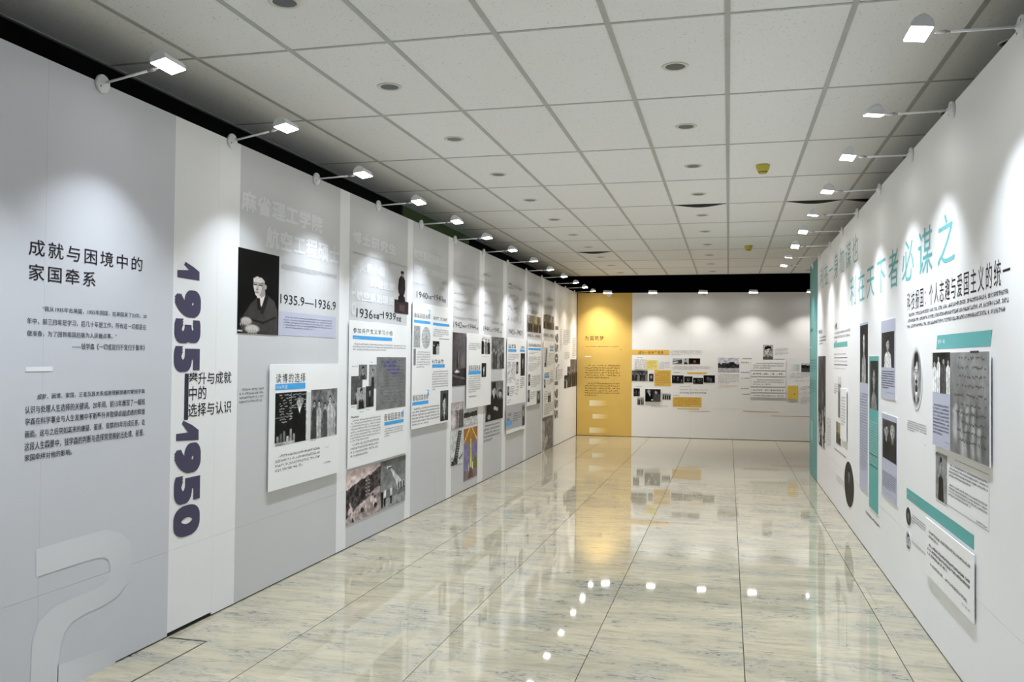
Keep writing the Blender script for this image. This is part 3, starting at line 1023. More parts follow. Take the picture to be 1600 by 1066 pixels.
# ---- arm lamps: disc base on the wall top, thin arm, vaulted head with an LED panel underneath
ARM = 0.305
HW, HL = 0.044, 0.085        # half width (along the arm) and half length of the head
def lamp_meshes():
    m = {}
    m['wall_base'] = lathe('wall_base', [(0.002, 0.0), (0.044, 0.0), (0.047, 0.004), (0.047, 0.014), (0.043, 0.019), (0.012, 0.021), (0.010, 0.034), (0.002, 0.034)], 28, 'lamp', axis='y')
    bm = bmesh.new()
    r = bmesh.ops.create_circle(bm, cap_ends=True, radius=0.005, segments=10)
    for v in r['verts']:
        v.co = Vector((v.co.x, -0.0206, v.co.y))
    bmesh.ops.recalc_face_normals(bm, faces=bm.faces)
    m['screw'] = from_bm('screw', bm, 'lamp_dark')
    m['arm'] = lathe('arm', [(0.002, 0.03), (0.0062, 0.03), (0.0062, ARM-0.03), (0.002, ARM-0.03)], 12, 'lamp', axis='y')
    m['joint'] = lathe('joint', [(0.002, ARM-0.03), (0.0045, ARM-0.03), (0.0045, ARM-0.018), (0.0095, ARM-0.016), (0.0095, ARM+0.012), (0.0045, ARM+0.014), (0.0045, ARM+0.03), (0.002, ARM+0.03)], 12, 'joint', axis='y')
    # head: rounded gable section swept along its length (local x), width along local y, apex up; origin at the joint
    bm = bmesh.new()
    prof = [(-HW, 0.0), (-HW, 0.018), (-HW*0.80, 0.036), (-HW*0.35, 0.052), (0.0, 0.057), (HW*0.35, 0.052), (HW*0.80, 0.036), (HW, 0.018), (HW, 0.0)]
    secs = []
    for x, s in ((-HL, 0.80), (-HL*0.93, 0.97), (-HL*0.85, 1.0), (HL*0.85, 1.0), (HL*0.93, 0.97), (HL, 0.80)):
        secs.append([bm.verts.new((x, -(HW+0.028)+y, z*s)) for y, z in prof])
    for a in range(len(secs)-1):
        for k in range(len(prof)-1):
            f = bm.faces.new((secs[a][k], secs[a+1][k], secs[a+1][k+1], secs[a][k+1]))
            f.smooth = True
    bm.faces.new(secs[0]); bm.faces.new(secs[-1][::-1])
    lo = [s[0] for s in secs]; hi = [s[-1] for s in secs]
    # lip underneath, open towards the diffuser
    for a in range(len(secs)-1):
        bm.faces.new((lo[a], hi[a], hi[a+1], lo[a+1]))
    bmesh.ops.recalc_face_normals(bm, faces=bm.faces)
    m['head'] = from_bm('head', bm, 'lamp')
    m['led_panel'] = box_mesh('led_panel', -HL+0.003, HL-0.003, -(HW+0.028)-HW+0.003, -(HW+0.028)+HW-0.003, -0.004, -0.0005, 'led')
    return m
LM = lamp_meshes()
def lamp_light(temp):
    key = 'lamp_beam_%d' % temp
    l = bpy.data.lights.get(key)
    if l is None:
        l = bpy.data.lights.new(key, 'AREA')
        l.shape = 'RECTANGLE'
        l.size = 2*HL-0.02
        l.size_y = 2*HW-0.02
        l.energy = LAMP_W*(1.0, 0.88, 0.55)[temp]
        l.spread = LAMP_SPREAD
        l.color = {0: (0.84, 0.92, 1.0), 1: (0.93, 0.96, 1.0), 2: (1.0, 0.965, 0.91)}[temp]
    return l

def arm_lamp(frame, u, z, label, group, lift=0.0, twist=0.0, temp=0, tilt=-7.0):
    root = bpy.data.objects.new('arm_lamp', None)
    root.empty_display_size = 0.1
    COL.objects.link(root)
    p = frame.o+frame.U*u+frame.N*0.0008
    root.location = (p.x, p.y, z)
    root.rotation_euler = (0, 0, frame.a)
    tag(root, label, 'lamp', group)
    b = link('wall_base', LM['wall_base'], root)
    for x_, z_ in ((0.024, 0.020), (-0.026, -0.018)):
        link('screw', LM['screw'], b, (x_, 0, z_))
    arm = link('arm', LM['arm'], root)
    arm.rotation_euler = (-lift, 0, 0)
    link('joint', LM['joint'], arm)
    hd = link('head', LM['head'], root)
    c, s = math.cos(lift), math.sin(lift)
    hd.location = (0, -(ARM+0.02)*c, (ARM+0.02)*s-0.008)
    hd.rotation_euler = (math.radians(tilt), twist, 0)
    link('led_panel', LM['led_panel'], hd)
    lo = bpy.data.objects.new('lamp_beam', lamp_light(temp))
    COL.objects.link(lo)
    lo.parent = hd
    lo.location = (0, -(HW+0.028), -0.006)
    return root

lamps_l = [(3.728, 3.005), (4.912, 3.005), (6.083, 3.0), (7.302, 3.005), (8.431, 3.005), (9.576, 3.0), (10.794, 3.0), (12.05, 3.0), (13.23, 3.0), (14.40, 3.0), (15.57, 3.0), (16.60, 3.0), (17.63, 3.0)]
lr = random.Random(5)
for k, (y, z) in enumerate(lamps_l):
    arm_lamp(FL, y, z-0.012, 'white arm spotlight on top of the left wall, %s of that row' % ORD[k], 'arm lamps along the left wall',
             lift=0.17 if k < 2 else 0.03+0.02*lr.random(), twist=(0.02 if k == 0 else (-0.03 if k == 1 else -0.10+0.16*lr.random())), temp=0 if k < 5 else (1 if k < 9 else 2), tilt=-13.0 if k < 2 else -8.0)
lamps_r = [(3.868, 2.983), (5.004, 2.963), (6.058, 2.967), (7.275, 2.975), (8.484, 2.985), (9.586, 2.98), (10.693, 2.972), (11.85, 2.975), (12.83, 2.965)]
for k, (y, z) in enumerate(lamps_r):
    arm_lamp(FR, -y, z, 'white arm spotlight on top of the right wall, %s of that row' % ORD[k], 'arm lamps along the right wall',
             lift=-0.02+0.03*lr.random(), twist=(0.0, 0.20, 0.02, 0.05, 0.12, -0.05, -0.10, 0.14, 0.0)[k], temp=0 if k < 5 else 1)
for k, u in enumerate((-2.43, -1.516, -0.517, 0.46, 1.56)):
    arm_lamp(FB, u, 2.965, ['white arm spotlight above the yellow panel of the end wall', 'white arm spotlight on the end wall just right of the yellow panel', 'middle one of the five white arm spotlights on the end wall', 'white arm spotlight on the end wall, second from the teal wall end', 'white arm spotlight on the end wall half hidden by the teal wall end'][k],
             'arm lamps on the end wall', lift=0.0, twist=0.05*lr.random(), temp=2)
# the rows go on behind the viewpoint
for k, y in enumerate((1.37, 2.55)):
    arm_lamp(FL, y, 2.993, 'white arm spotlight on the left wall, %s one before the picture begins' % ('second', 'last')[k], 'arm lamps along the left wall', lift=0.03)
    arm_lamp(FR, -(y+0.14), 2.98, 'white arm spotlight on the right wall, %s one before the picture begins' % ('second', 'last')[k], 'arm lamps along the right wall', lift=0.0)
arm_lamp(FB, 2.6, 2.965, 'white arm spotlight on the end wall hidden behind the teal wall end', 'arm lamps on the end wall', temp=2)

# ---- recessed downlights, switched off
DM = {
    'trim_ring': lathe('trim_ring', [(0.056, 0.004), (0.058, -0.004), (0.070, -0.007), (0.078, -0.005), (0.080, -0.0008), (0.072, -0.0005)], 36, 'ring'),
    'reflector': lathe('reflector', [(0.058, -0.003), (0.053, 0.03), (0.045, 0.065), (0.034, 0.10), (0.002, 0.105)], 32, 'reflector'),
}
def bulb_mesh():
    bm = bmesh.new()
    for k in range(4):
        t = math.pi/4+k*math.pi/2
        bmesh.ops.create_cone(bm, cap_ends=True, segments=10, radius1=0.0065, radius2=0.0065, depth=0.055,
                              matrix=Matrix.Translation((0.013*math.cos(t), 0.013*math.sin(t), 0.040)))
    for k in range(2):
        t = k*math.pi/2
        mt = Matrix.Translation((0.0, 0.013*0.707*(1 if k else -1), 0.013)) @ Matrix.Rotation(math.pi/2, 4, 'Y')
        bmesh.ops.create_cone(bm, cap_ends=True, segments=10, radius1=0.006, radius2=0.006, depth=0.028, matrix=mt)
    return from_bm('bulb', bm, 'bulb')
DM['bulb'] = bulb_mesh()
ROWN = {-4: 'left', -1: 'middle', 2: 'right'}
NEAR = ['nearest in view', 'second nearest', 'third nearest', 'fourth nearest', 'fifth nearest', 'sixth nearest', 'seventh nearest', 'eighth nearest', 'ninth nearest', 'tenth nearest', 'eleventh nearest', 'twelfth nearest']
for i in DL_COLS:
    n = 0
    for j in range(J0, J1):
        if j < (-1 if i == -4 else 0):
            continue
        y = CY0+j*CDY+HY
        root = bpy.data.objects.new('downlight', None)
        COL.objects.link(root)
        root.location = (CX0+i*CDX+HX, y, CEIL)
        lb = 'unlit round recessed downlight in the %s ceiling row, %s' % (ROWN[i], NEAR[n]); n += 1
        tag(root, lb, 'downlight', 'recessed downlights')
        for nm in ('trim_ring', 'reflector', 'bulb'):
            link(nm, DM[nm], root)

# ---- yellow detectors
det = lathe('housing', [(0.002, 0.0), (0.062, 0.0), (0.060, -0.012), (0.052, -0.040), (0.040, -0.062), (0.036, -0.064), (0.034, -0.075), (0.002, -0.078)], 30, 'detector')
slot = lathe('sensor_slot', [(0.0385, -0.0605), (0.0405, -0.0610), (0.0395, -0.0665), (0.0365, -0.0665)], 30, 'detector_dark')
for y, lb in ((7.92, 'yellow cone-shaped smoke detector on a near ceiling tile'), (13.49, 'smaller-looking yellow smoke detector on a far ceiling tile')):
    root = bpy.data.objects.new('smoke_detector', None)
    COL.objects.link(root)
    root.location = (0.288, y, CEIL-0.0005)
    tag(root, lb, 'smoke detector', 'smoke detectors')
    link('housing', det, root); link('sensor_slot', slot, root)

# ================================================================== what is printed on and hung from the walls
INK = (38, 36, 44)
GHOST = (222, 223, 226)
BLUE = (78, 166, 228)
NAVY = (80, 76, 98)
TEAL = (104, 176, 172)
LAV = (186, 188, 205)
GOLD = (224, 184, 92)
ORANGE = (214, 150, 84)

# ------------------------------------------------------------------ left wall, first panel
text(CL, 'title_text', '成就与困境中的', (3.282, 2.068, 4.071, 2.145), INK, 0.004, space=1.25)
text(CL, 'title_text', '家国牵系', (3.285, 1.955, 3.715, 2.031), INK, 0.004, space=1.25)
for s, b in (('“我从1935年去美国，1955年回国，在美国呆了20年。20', (3.370, 1.815, 4.115, 1.840)),
             ('年中，前三四年是学习，后几十年是工作，所有这一切都是在', (3.281, 1.752, 4.112, 1.782)),
             ('做准备，为了回到祖国后能为人民做点事。”', (3.282, 1.697, 3.878, 1.724)),
             ('——钱学森《一切成就归于党归于集体》', (3.561, 1.639, 4.104, 1.671))):
    text(CL, 'quotation_text', s, b, (58, 56, 66), 0.004)
rect(CL, 'accent_bar', (3.279, 1.535, 3.441, 1.557), (234, 235, 238))
for s, b in (('成就、困境、家国，三者及其关系或是理解旅美时期钱学森', (3.350, 1.404, 4.111, 1.430)),
             ('认识与处理人生选择的关键词。20年间，前15年展现了一幅钱', (3.280, 1.341, 4.113, 1.377)),
             ('学森在科学事业与人生发展中不断攀升并取得卓越成绩的辉煌', (3.282, 1.288, 4.114, 1.322)),
             ('画面。这与之后突如其来的嫌疑、驱逐、软禁的5年形成反差。在', (3.283, 1.232, 4.116, 1.265)),
             ('这段人生图景中，钱学森的判断与选择常常映射出处境、前景、', (3.281, 1.172, 4.112, 1.211)),
             ('家国牵绊对他的影响。', (3.283, 1.125, 3.576, 1.156))):
    text(CL, 'paragraph_text', s, b, (62, 62, 72), 0.008)
# pale outlined figure 2 at the foot of the panel (fades towards its right side)
def ghost_two():
    o_ = [(3.362, 0.710), (3.578, 0.714), (3.823, 0.714), (3.946, 0.670), (4.013, 0.609), (4.030, 0.537), (4.017, 0.448), (3.983, 0.388), (3.920, 0.347), (3.811, 0.327), (3.697, 0.324), (3.598, 0.308), (3.548, 0.267), (3.525, 0.207), (3.515, 0.125)]
    i_ = [(3.365, 0.582), (3.561, 0.584), (3.757, 0.584), (3.813, 0.575), (3.847, 0.551), (3.862, 0.521), (3.858, 0.486), (3.845, 0.459), (3.808, 0.436), (3.739, 0.427), (3.607, 0.424), (3.471, 0.411), (3.386, 0.370), (3.350, 0.298), (3.344, 0.108)]
    o_.append((3.515, -0.012)); i_.append((3.343, 0.009))
    V = []
    cs = []
    light = np.array(lin((219, 220, 225))); dim = np.array(lin((207, 208, 214)))
    n = len(o_)
    for k in range(n):
        V.append((o_[k][0], 0, o_[k][1])); V.append((i_[k][0], 0, i_[k][1]))
        f = max(0.0, min(1.0, (k-1)/5.0)) if k < 7 else max(0.25, 1-(k-7)/6.0)
        cs.append(light*(1-f)+dim*f); cs.append(light*(1-f*0.6)+dim*f*0.6)
    F = [(2*k, 2*k+2, 2*k+3, 2*k+1) for k in range(n-1)]
    k = len(V)
    for q in ((3.511, 0.126), (3.912, 0.096), (3.916, -0.045), (3.507, -0.009)):
        V.append((q[0], 0, q[1]))
    cs += [light, dim, dim, light]
    F.append((k, k+1, k+2, k+3))
    me = bpy.data.meshes.new('numeral_two')
    me.from_pydata([(v[0]-3.6, 0, v[2]-0.4) for v in V], [], F)
    set_col(me, np.array(cs))
    me.materials.append(M['ink'])
    o = CL.put('numeral_two', me, 3.6, 0.4, P)
    o['label'] = 'large pale numeral 2 at the foot of the first panel'
ghost_two()

# white band with the years
ONE_A = [(4.380, 2.110), (4.381, 2.068), (4.596, 2.067), (4.595, 2.120), (4.536, 2.143), (4.456, 2.166), (4.442, 2.147), (4.495, 2.120)]
ONE_B = [(4.395, 1.158), (4.396, 1.117), (4.615, 1.104), (4.613, 1.165), (4.549, 1.199), (4.460, 1.231), (4.448, 1.213), (4.508, 1.158)]
poly(CL, 'year_numerals', [(ONE_A, NAVY)], label='slate-grey figure 1 of 1935, turned on its side')
text(CL, 'year_numerals', '935', (4.375, 1.532, 4.599, 1.987), NAVY, 0.012, res=6, heavy=0.016, rot=True, space=1.12, label='large slate-grey figures 935 of 1935, turned on their side')
rect(CL, 'dash', (4.467, 1.234, 4.506, 1.507), (60, 58, 74))
poly(CL, 'year_numerals', [(ONE_B, NAVY)], label='slate-grey figure 1 of 1950, turned on its side')
text(CL, 'year_numerals', '950', (4.397, 0.561, 4.624, 1.078), NAVY, 0.012, res=6, heavy=0.016, rot=True, space=1.12, label='large slate-grey figures 950 of 1950, turned on their side')
text(CL, 'title_text', '攀升与成就', (4.508, 1.438, 4.959, 1.514), INK, 0.004)
text(CL, 'title_text', '中的', (4.510, 1.347, 4.687, 1.431), INK, 0.004)
text(CL, 'title_text', '选择与认识', (4.507, 1.248, 4.964, 1.328), INK, 0.004)

# ------------------------------------------------------------------ left wall, 1935-1936
text(CL, 'ghost_title', '麻省理工学院', (5.049, 2.582, 6.205, 2.708), GHOST, 0.0, space=1.1, heavy=0.005)
text(CL, 'ghost_title', '航空工程硕士', (5.363, 2.373, 6.511, 2.511), GHOST, 0.0, space=1.1, heavy=0.005)
photo(FL, (5.015, 1.763, 5.543, 2.325), 120, ph_folded_arms, mottle=0.05, label='large dark portrait of a seated man in a brown suit with folded arms')
small_print(CL, 'paragraph_text', (5.573, 2.239, 6.479, 2.281), 4, (90, 90, 98))
text(CL, 'date_text', '1935.9—1936.9', (5.570, 1.992, 6.469, 2.061), INK, 0.0)
rect(CL, 'caption_field', (5.556, 1.765, 6.470, 1.937), LAV)
small_print(CL, 'caption_text', (5.621, 1.813, 6.410, 1.908), 5, (84, 84, 104), off=P+0.0006)
small_print(CL, 'caption_text', (5.057, 1.299, 5.374, 1.406), 4, (70, 70, 78), last=0.9)

b = board(FL, (5.417, 0.669, 6.529, 1.557), 'white raised board with a blackboard photo, nearest board on the left wall')
text(b, 'heading', '读博的选择', (5.498, 1.423, 5.935, 1.491), INK, -0.002, space=1.25, off=0.001)
rect(b, 'accent_bar', (5.491, 1.374, 5.936, 1.417), BLUE, off=0.001)
text(b, 'bar_text', '1936年度', (5.500, 1.380, 5.665, 1.410), (210, 232, 246), 0, off=0.0016)
pic(b, (5.493, 0.981, 5.969, 1.353), 90, ph_blackboard, off=0.001)
pic(b, (6.029, 0.981, 6.483, 1.358), 80, ph_group, off=0.001, n=5, top=0.28, bg=0.45, light=0.72, dark=0.25, floor=(0.8, 0.35))
rect(b, 'photo_edge', (5.978, 0.985, 6.025, 1.343), (214, 216, 214), off=0.001)
small_print(b, 'caption_text', (5.504, 0.970, 5.649, 0.996), 1, (60, 60, 60), off=0.001)
small_print(b, 'caption_text', (6.020, 0.964, 6.125, 0.976), 1, (60, 60, 60), off=0.001)
small_print(b, 'paragraph_text', (5.506, 0.791, 6.195, 0.919), 4, (70, 70, 74), off=0.001)
small_print(b, 'caption_text', (6.280, 0.891, 6.347, 0.902), 1, (50, 50, 50), off=0.001)
small_print(b, 'caption_text', (6.261, 0.765, 6.397, 0.788), 1, (60, 60, 60), off=0.001)

# ------------------------------------------------------------------ left wall, 1936-1939
text(CL, 'ghost_title', '博士研究生', (6.774, 2.593, 7.753, 2.690), GHOST, 0.0, space=1.1, heavy=0.005)
small_print(CL, 'ghost_title', (6.779, 2.495, 8.063, 2.522), 1, GHOST, strokes=4, bold=1.2)
text(CL, 'ghost_title', 'JATO', (6.744, 1.975, 6.856, 2.414), (215, 216, 219), 0.0, heavy=0.006, rot=True, space=1.5)
text(CL, 'ghost_title', '火箭小组', (6.927, 2.359, 7.490, 2.445), GHOST, 0.0, heavy=0.004)
text(CL, 'ghost_title', '的理论家', (7.166, 2.242, 7.749, 2.317), GHOST, 0.0, heavy=0.004)
text(CL, 'ghost_title', '航空系助理员', (6.869, 2.105, 7.721, 2.185), GHOST, 0.0, heavy=0.004)
u0, z0, u1, z1 = (7.741, 2.042, 8.105, 2.456)
def _q(pts): return [(u0+x*(u1-u0), z1-y*(z1-z0)) for x, y in pts]
def cutout(frame, polys, label, thick=0.003, cat='photograph', name='photograph'):
    """a cut-out print: outline pieces with real thickness, each in its own tone"""
    allp = [p for pts, c in polys for p in pts]
    cu = sum(p[0] for p in allp)/len(allp); cz = sum(p[1] for p in allp)/len(allp)
    V, F, Cc = [], [], []
    for i, (pts, c) in enumerate(polys):
        area = sum(pts[j-1][0]*pts[j][1]-pts[j][0]*pts[j-1][1] for j in range(len(pts)))
        seq = list(pts) if area > 0 else list(pts)[::-1]
        k = len(V); n = len(seq)
        t = thick+0.0004*i
        V += [(p[0]-cu, -t, p[1]-cz) for p in seq]+[(p[0]-cu, 0, p[1]-cz) for p in seq]
        Cc += [lin(c)]*(2*n)
        F.append(tuple(range(k, k+n)))
        F += [(k+(j+1) % n, k+j, k+n+j, k+n+(j+1) % n) for j in range(n)]
    me = bpy.data.meshes.new(name)
    me.from_pydata(V, [], F)
    set_col(me, np.array(Cc))
    me.materials.append(M['ink'])
    o = world_put(frame, name, me, cu, cz, 0.0007)
    return tag(o, label, cat)
cutout(FL, [
    (_q([(0.0, 0.69), (1.0, 0.71), (1.0, 1.0), (0.0, 1.0)]), (58, 46, 48)),
    (_q([(0.28, 0.60), (0.72, 0.60), (0.76, 0.74), (0.24, 0.74)]), (34, 28, 30)),
    (_q([(0.36, 0.52), (0.62, 0.52), (0.64, 0.62), (0.32, 0.62)]), (26, 22, 24)),
    (_q([(0.42, 0.12), (0.60, 0.12), (0.72, 0.20), (0.74, 0.42), (0.68, 0.54), (0.30, 0.54), (0.24, 0.42), (0.30, 0.20)]), (44, 36, 38)),
    (_q([(0.46, 0.05), (0.58, 0.05), (0.60, 0.11), (0.52, 0.15), (0.45, 0.11)]), (170, 150, 140)),
    (_q([(0.44, 0.0), (0.60, 0.0), (0.62, 0.06), (0.43, 0.06)]), (30, 26, 28)),
    (_q([(0.30, 0.80), (0.70, 0.80), (0.70, 0.95), (0.30, 0.95)]), (88, 72, 72)),
], 'small photo of a dark-coated man standing on a pedestal, above the 1936 board')
text(CL, 'date_text', '1936', (6.873, 1.954, 7.221, 2.037), INK, 0.0)
text(CL, 'date_text', '年度', (7.233, 1.958, 7.375, 2.006), INK, 0.006)
rect(CL, 'dash', (7.380, 2.003, 7.456, 2.011), INK)
text(CL, 'date_text', '1939', (7.463, 1.970, 7.774, 2.036), INK, 0.0)
text(CL, 'date_text', '年度', (7.790, 1.960, 7.917, 2.004), INK, 0.006)

b = board(FL, (6.707, 0.670, 8.082, 1.925), 'tall white raised board with five small portraits and a grey map-like photo, under 1936')
text(b, 'heading', '参加共产主义学习小组', (6.775, 1.819, 7.658, 1.862), INK, -0.002, space=1.25, off=0.001)
rect(b, 'accent_bar', (6.771, 1.767, 7.651, 1.797), BLUE, off=0.001)
small_print(b, 'bar_text', (6.790, 1.768, 6.909, 1.787), 1, (200, 228, 246), off=0.0016)
small_print(b, 'paragraph_text', (6.773, 1.667, 8.021, 1.737), 3, (70, 70, 74), off=0.001)
for bb, kw in (((6.902, 1.416, 7.076, 1.547), dict(bg=0.45, skin=0.62, coat=0.2)), ((6.750, 1.207, 6.980, 1.450), dict(bg=0.35, cy=0.62, ry=0.13, coat=0.15)), ((6.869, 1.164, 7.050, 1.349), dict(bg=0.62, cy=0.28, coat=0.10)),
               ((7.057, 1.171, 7.232, 1.355), dict(bg=0.22, cy=0.28, ry=0.13, coat=0.08)), ((7.120, 1.330, 7.292, 1.546), dict(bg=0.55, cy=0.32, ry=0.12, coat=0.10))):
    RNG.random()
    pic(b, bb, 44, ph_portrait, off=0.001+0.0004*RNG.random(), **kw)
pic(b, (7.290, 1.130, 8.022, 1.614), 80, ph_script, off=0.001, mottle=0.08, base=0.46, ink=0.30, rows=14, blue=True)
for bb in ((6.760, 1.525, 6.877, 1.542), (7.133, 1.562, 7.205, 1.574), (6.758, 1.181, 6.836, 1.196), (6.929, 1.132, 7.023, 1.143), (7.064, 1.142, 7.148, 1.152)):
    small_print(b, 'caption_text', bb, 1, (60, 60, 60), off=0.001)
text(b, 'heading', '面临回国选择', (7.487, 1.020, 7.974, 1.087), INK, -0.004, space=1.2, off=0.001)
text(b, 'heading_numeral', '4', (7.920, 1.038, 7.982, 1.104), (90, 170, 228), 0.0, off=0.0016)
rect(b, 'accent_bar', (7.489, 0.979, 7.976, 1.010), BLUE, off=0.001)
small_print(b, 'paragraph_text', (7.491, 0.869, 7.980, 0.956), 4, (70, 70, 74), off=0.001, last=0.3)
small_print(b, 'heading', (6.754, 1.088, 6.931, 1.115), 1, (40, 40, 44), off=0.001, bold=1.5)
small_print(b, 'paragraph_text', (6.749, 0.887, 7.402, 1.083), 8, (70, 70, 74), off=0.001)
small_print(b, 'paragraph_text', (6.755, 0.755, 7.377, 0.883), 4, (70, 70, 74), off=0.001)
photo(FL, (6.710, 0.198, 7.445, 0.646), 70, ph_brush_launch, 'brown-toned photo of men beside a small rocket on a brushy slope')
photo(FL, (7.437, 0.199, 8.080, 0.646), 64, ph_beam, 'grey photo of a craft trailing a bright plume above onlookers')

# ------------------------------------------------------------------ left wall, 1940-1941
text(CL, 'ghost_title', '航空系助理教授', (8.254, 2.626, 9.193, 2.724), GHOST, 0.0, heavy=0.004)
text(CL, 'ghost_title', '超声速风洞设计', (8.259, 2.497, 9.198, 2.561), GHOST, 0.0, heavy=0.004)
small_print(CL, 'ghost_title', (8.265, 2.347, 8.592, 2.399), 1, GHOST, strokes=4, bold=1.3)
small_print(CL, 'ghost_title', (9.043, 2.344, 9.363, 2.490), 2, GHOST, strokes=4, bold=1.3)
text(CL, 'date_text', '1940', (8.343, 2.231, 8.676, 2.297), INK, 0.0)
text(CL, 'date_text', '年度', (8.684, 2.236, 8.798, 2.276), INK, 0.006)
rect(CL, 'dash', (8.807, 2.269, 8.880, 2.275), INK)
text(CL, 'date_text', '1941', (8.890, 2.239, 9.162, 2.301), INK, 0.0)
text(CL, 'date_text', '年度', (9.172, 2.233, 9.287, 2.272), INK, 0.006)
b = board(FL, (8.199, 0.886, 9.416, 2.179), 'white raised board with an oval medal photo and four blue bars, under 1940')
text(b, 'heading', '面临回国选择', (8.240, 2.020, 8.724, 2.068), INK, -0.004, space=1.2, off=0.001)
text(b, 'heading_numeral', '2', (8.659, 2.064, 8.732, 2.121), (90, 170, 228), 0.0, off=0.0016)
rect(b, 'accent_bar', (8.233, 1.968, 8.725, 1.997), BLUE, off=0.001)
small_print(b, 'heading', (8.814, 2.017, 9.317, 2.061), 1, INK, off=0.001, strokes=4, fill=0.9, bold=0.8)
rect(b, 'accent_bar', (8.817, 1.964, 9.377, 1.992), BLUE, off=0.001)
pic(b, (8.235, 1.717, 8.420, 1.938), 40, ph_script, off=0.001, base=0.66, ink=0.45, rows=6)
pic(b, (8.469, 1.708, 8.735, 1.937), 40, ph_script, off=0.001, base=0.72, ink=0.30, rows=7, oval=True, name='medal_photo')
pic(b, (8.234, 1.533, 8.295, 1.702), 24, ph_script, off=0.001, base=0.5, ink=0.3, rows=6)
pic(b, (8.814, 1.648, 9.030, 1.792), 30, ph_group, off=0.001, n=2, top=0.25, bg=0.12, light=0.7)
pic(b, (9.088, 0.907, 9.369, 1.245), 50, ph_portrait, off=0.001, bg=0.30, cy=0.42, ry=0.26, coat=0.10, skin=0.78)
small_print(b, 'paragraph_text', (8.819, 1.840, 9.358, 1.930), 4, (70, 70, 74), off=0.001)
small_print(b, 'paragraph_text', (8.318, 1.503, 8.742, 1.683), 7, (80, 80, 84), off=0.001)
small_print(b, 'heading', (8.800, 1.545, 9.232, 1.599), 1, INK, off=0.001, strokes=4, fill=0.9, bold=0.8)
rect(b, 'accent_bar', (8.802, 1.502, 9.225, 1.540), BLUE, off=0.001)
small_print(b, 'paragraph_text', (8.804, 1.257, 9.356, 1.475), 8, (70, 70, 74), off=0.001, last=0.2)
text(b, 'heading', '面临回国选择', (8.223, 1.173, 8.693, 1.230), INK, -0.004, space=1.2, off=0.001)
text(b, 'heading_numeral', '3', (8.639, 1.203, 8.712, 1.274), (90, 170, 228), 0.0, off=0.0016)
rect(b, 'accent_bar', (8.216, 1.126, 8.694, 1.161), BLUE, off=0.001)
small_print(b, 'paragraph_text', (8.218, 0.914, 9.056, 1.104), 6, (70, 70, 74), off=0.001, bold=1.2)
rect(b, 'rule', (9.024, 1.818, 9.382, 1.824), (70, 70, 70), off=0.001)

# ------------------------------------------------------------------ left wall, 1942-1944
for bb, nl in (((9.611, 2.703, 10.398, 2.714), 1), ((9.615, 2.590, 10.488, 2.602), 1), ((9.594, 2.494, 10.608, 2.510), 1), ((9.599, 2.362, 10.030, 2.391), 1), ((9.626, 2.265, 10.616, 2.303), 1), ((9.605, 2.171, 9.958, 2.220), 1), ((9.585, 2.068, 10.624, 2.114), 1)):
    small_print(CL, 'ghost_title', bb, nl, (224, 225, 226), strokes=5, bold=1.2, fill=0.8)
text(CL, 'date_text', '1942', (9.575, 1.968, 9.901, 2.039), INK, 0.0)
text(CL, 'date_text', '年9月', (9.913, 1.974, 10.071, 2.011), INK, 0.006)
rect(CL, 'dash', (10.083, 2.005, 10.150, 2.010), INK)
text(CL, 'date_text', '1944', (10.162, 1.973, 10.483, 2.037), INK, 0.0)
text(CL, 'date_text', '年', (10.510, 1.970, 10.598, 2.002), INK, 0.006)
photo(FL, (9.544, 1.281, 10.070, 1.911), 80, ph_interior, 'tall dim photo of a dark room with a pale object, under 1942')
b = board(FL, (10.059, 0.992, 11.170, 1.919), 'white raised board with a group snapshot, overlapping the 1942 and 1944 panels', thick=0.006, gap=0.014)
pic(b, (10.690, 1.665, 11.128, 1.889), 40, ph_group, off=0.001, n=3, top=0.2, bg=0.8, light=0.45, dark=0.08)
small_print(b, 'paragraph_text', (10.130, 1.708, 10.682, 1.804), 4, (60, 60, 66), off=0.001)
text(b, 'heading', '面临回国选择', (10.141, 1.456, 10.647, 1.522), INK, -0.004, space=1.2, off=0.001)
rect(b, 'accent_bar', (10.130, 1.407, 10.664, 1.451), BLUE, off=0.001)
pic(b, (10.703, 1.366, 10.921, 1.547), 34, ph_portrait, off=0.001, bg=0.12, cy=0.42, ry=0.26, skin=0.8)
small_print(b, 'paragraph_text', (10.132, 1.181, 10.672, 1.396), 8, (66, 66, 70), off=0.001)
small_print(b, 'caption_text', (10.155, 1.115, 10.487, 1.153), 1, (60, 60, 60), off=0.001)
small_print(b, 'caption_text', (10.699, 1.626, 11.035, 1.634), 1, (60, 60, 60), off=0.001)
photo(FL, (9.526, 0.780, 9.997, 1.089), 44, ph_smoke, 'small photo of white smoke beside a thin vertical trail')
photo(FL, (10.016, 0.793, 10.585, 0.984), 36, ph_landscape, 'small photo of bare trees above pale water', hor=0.25, tree=0.2, ground=0.75, amp=0.2)
photo(FL, (9.514, 0.353, 9.987, 0.765), 54, ph_gantry, 'photo of a dark lattice launch tower leaning over machinery')
photo(FL, (10.025, 0.112, 10.603, 0.747), 70, ph_rocket_colour, 'colour photo of a yellow rocket standing in a hall, low on the left wall')

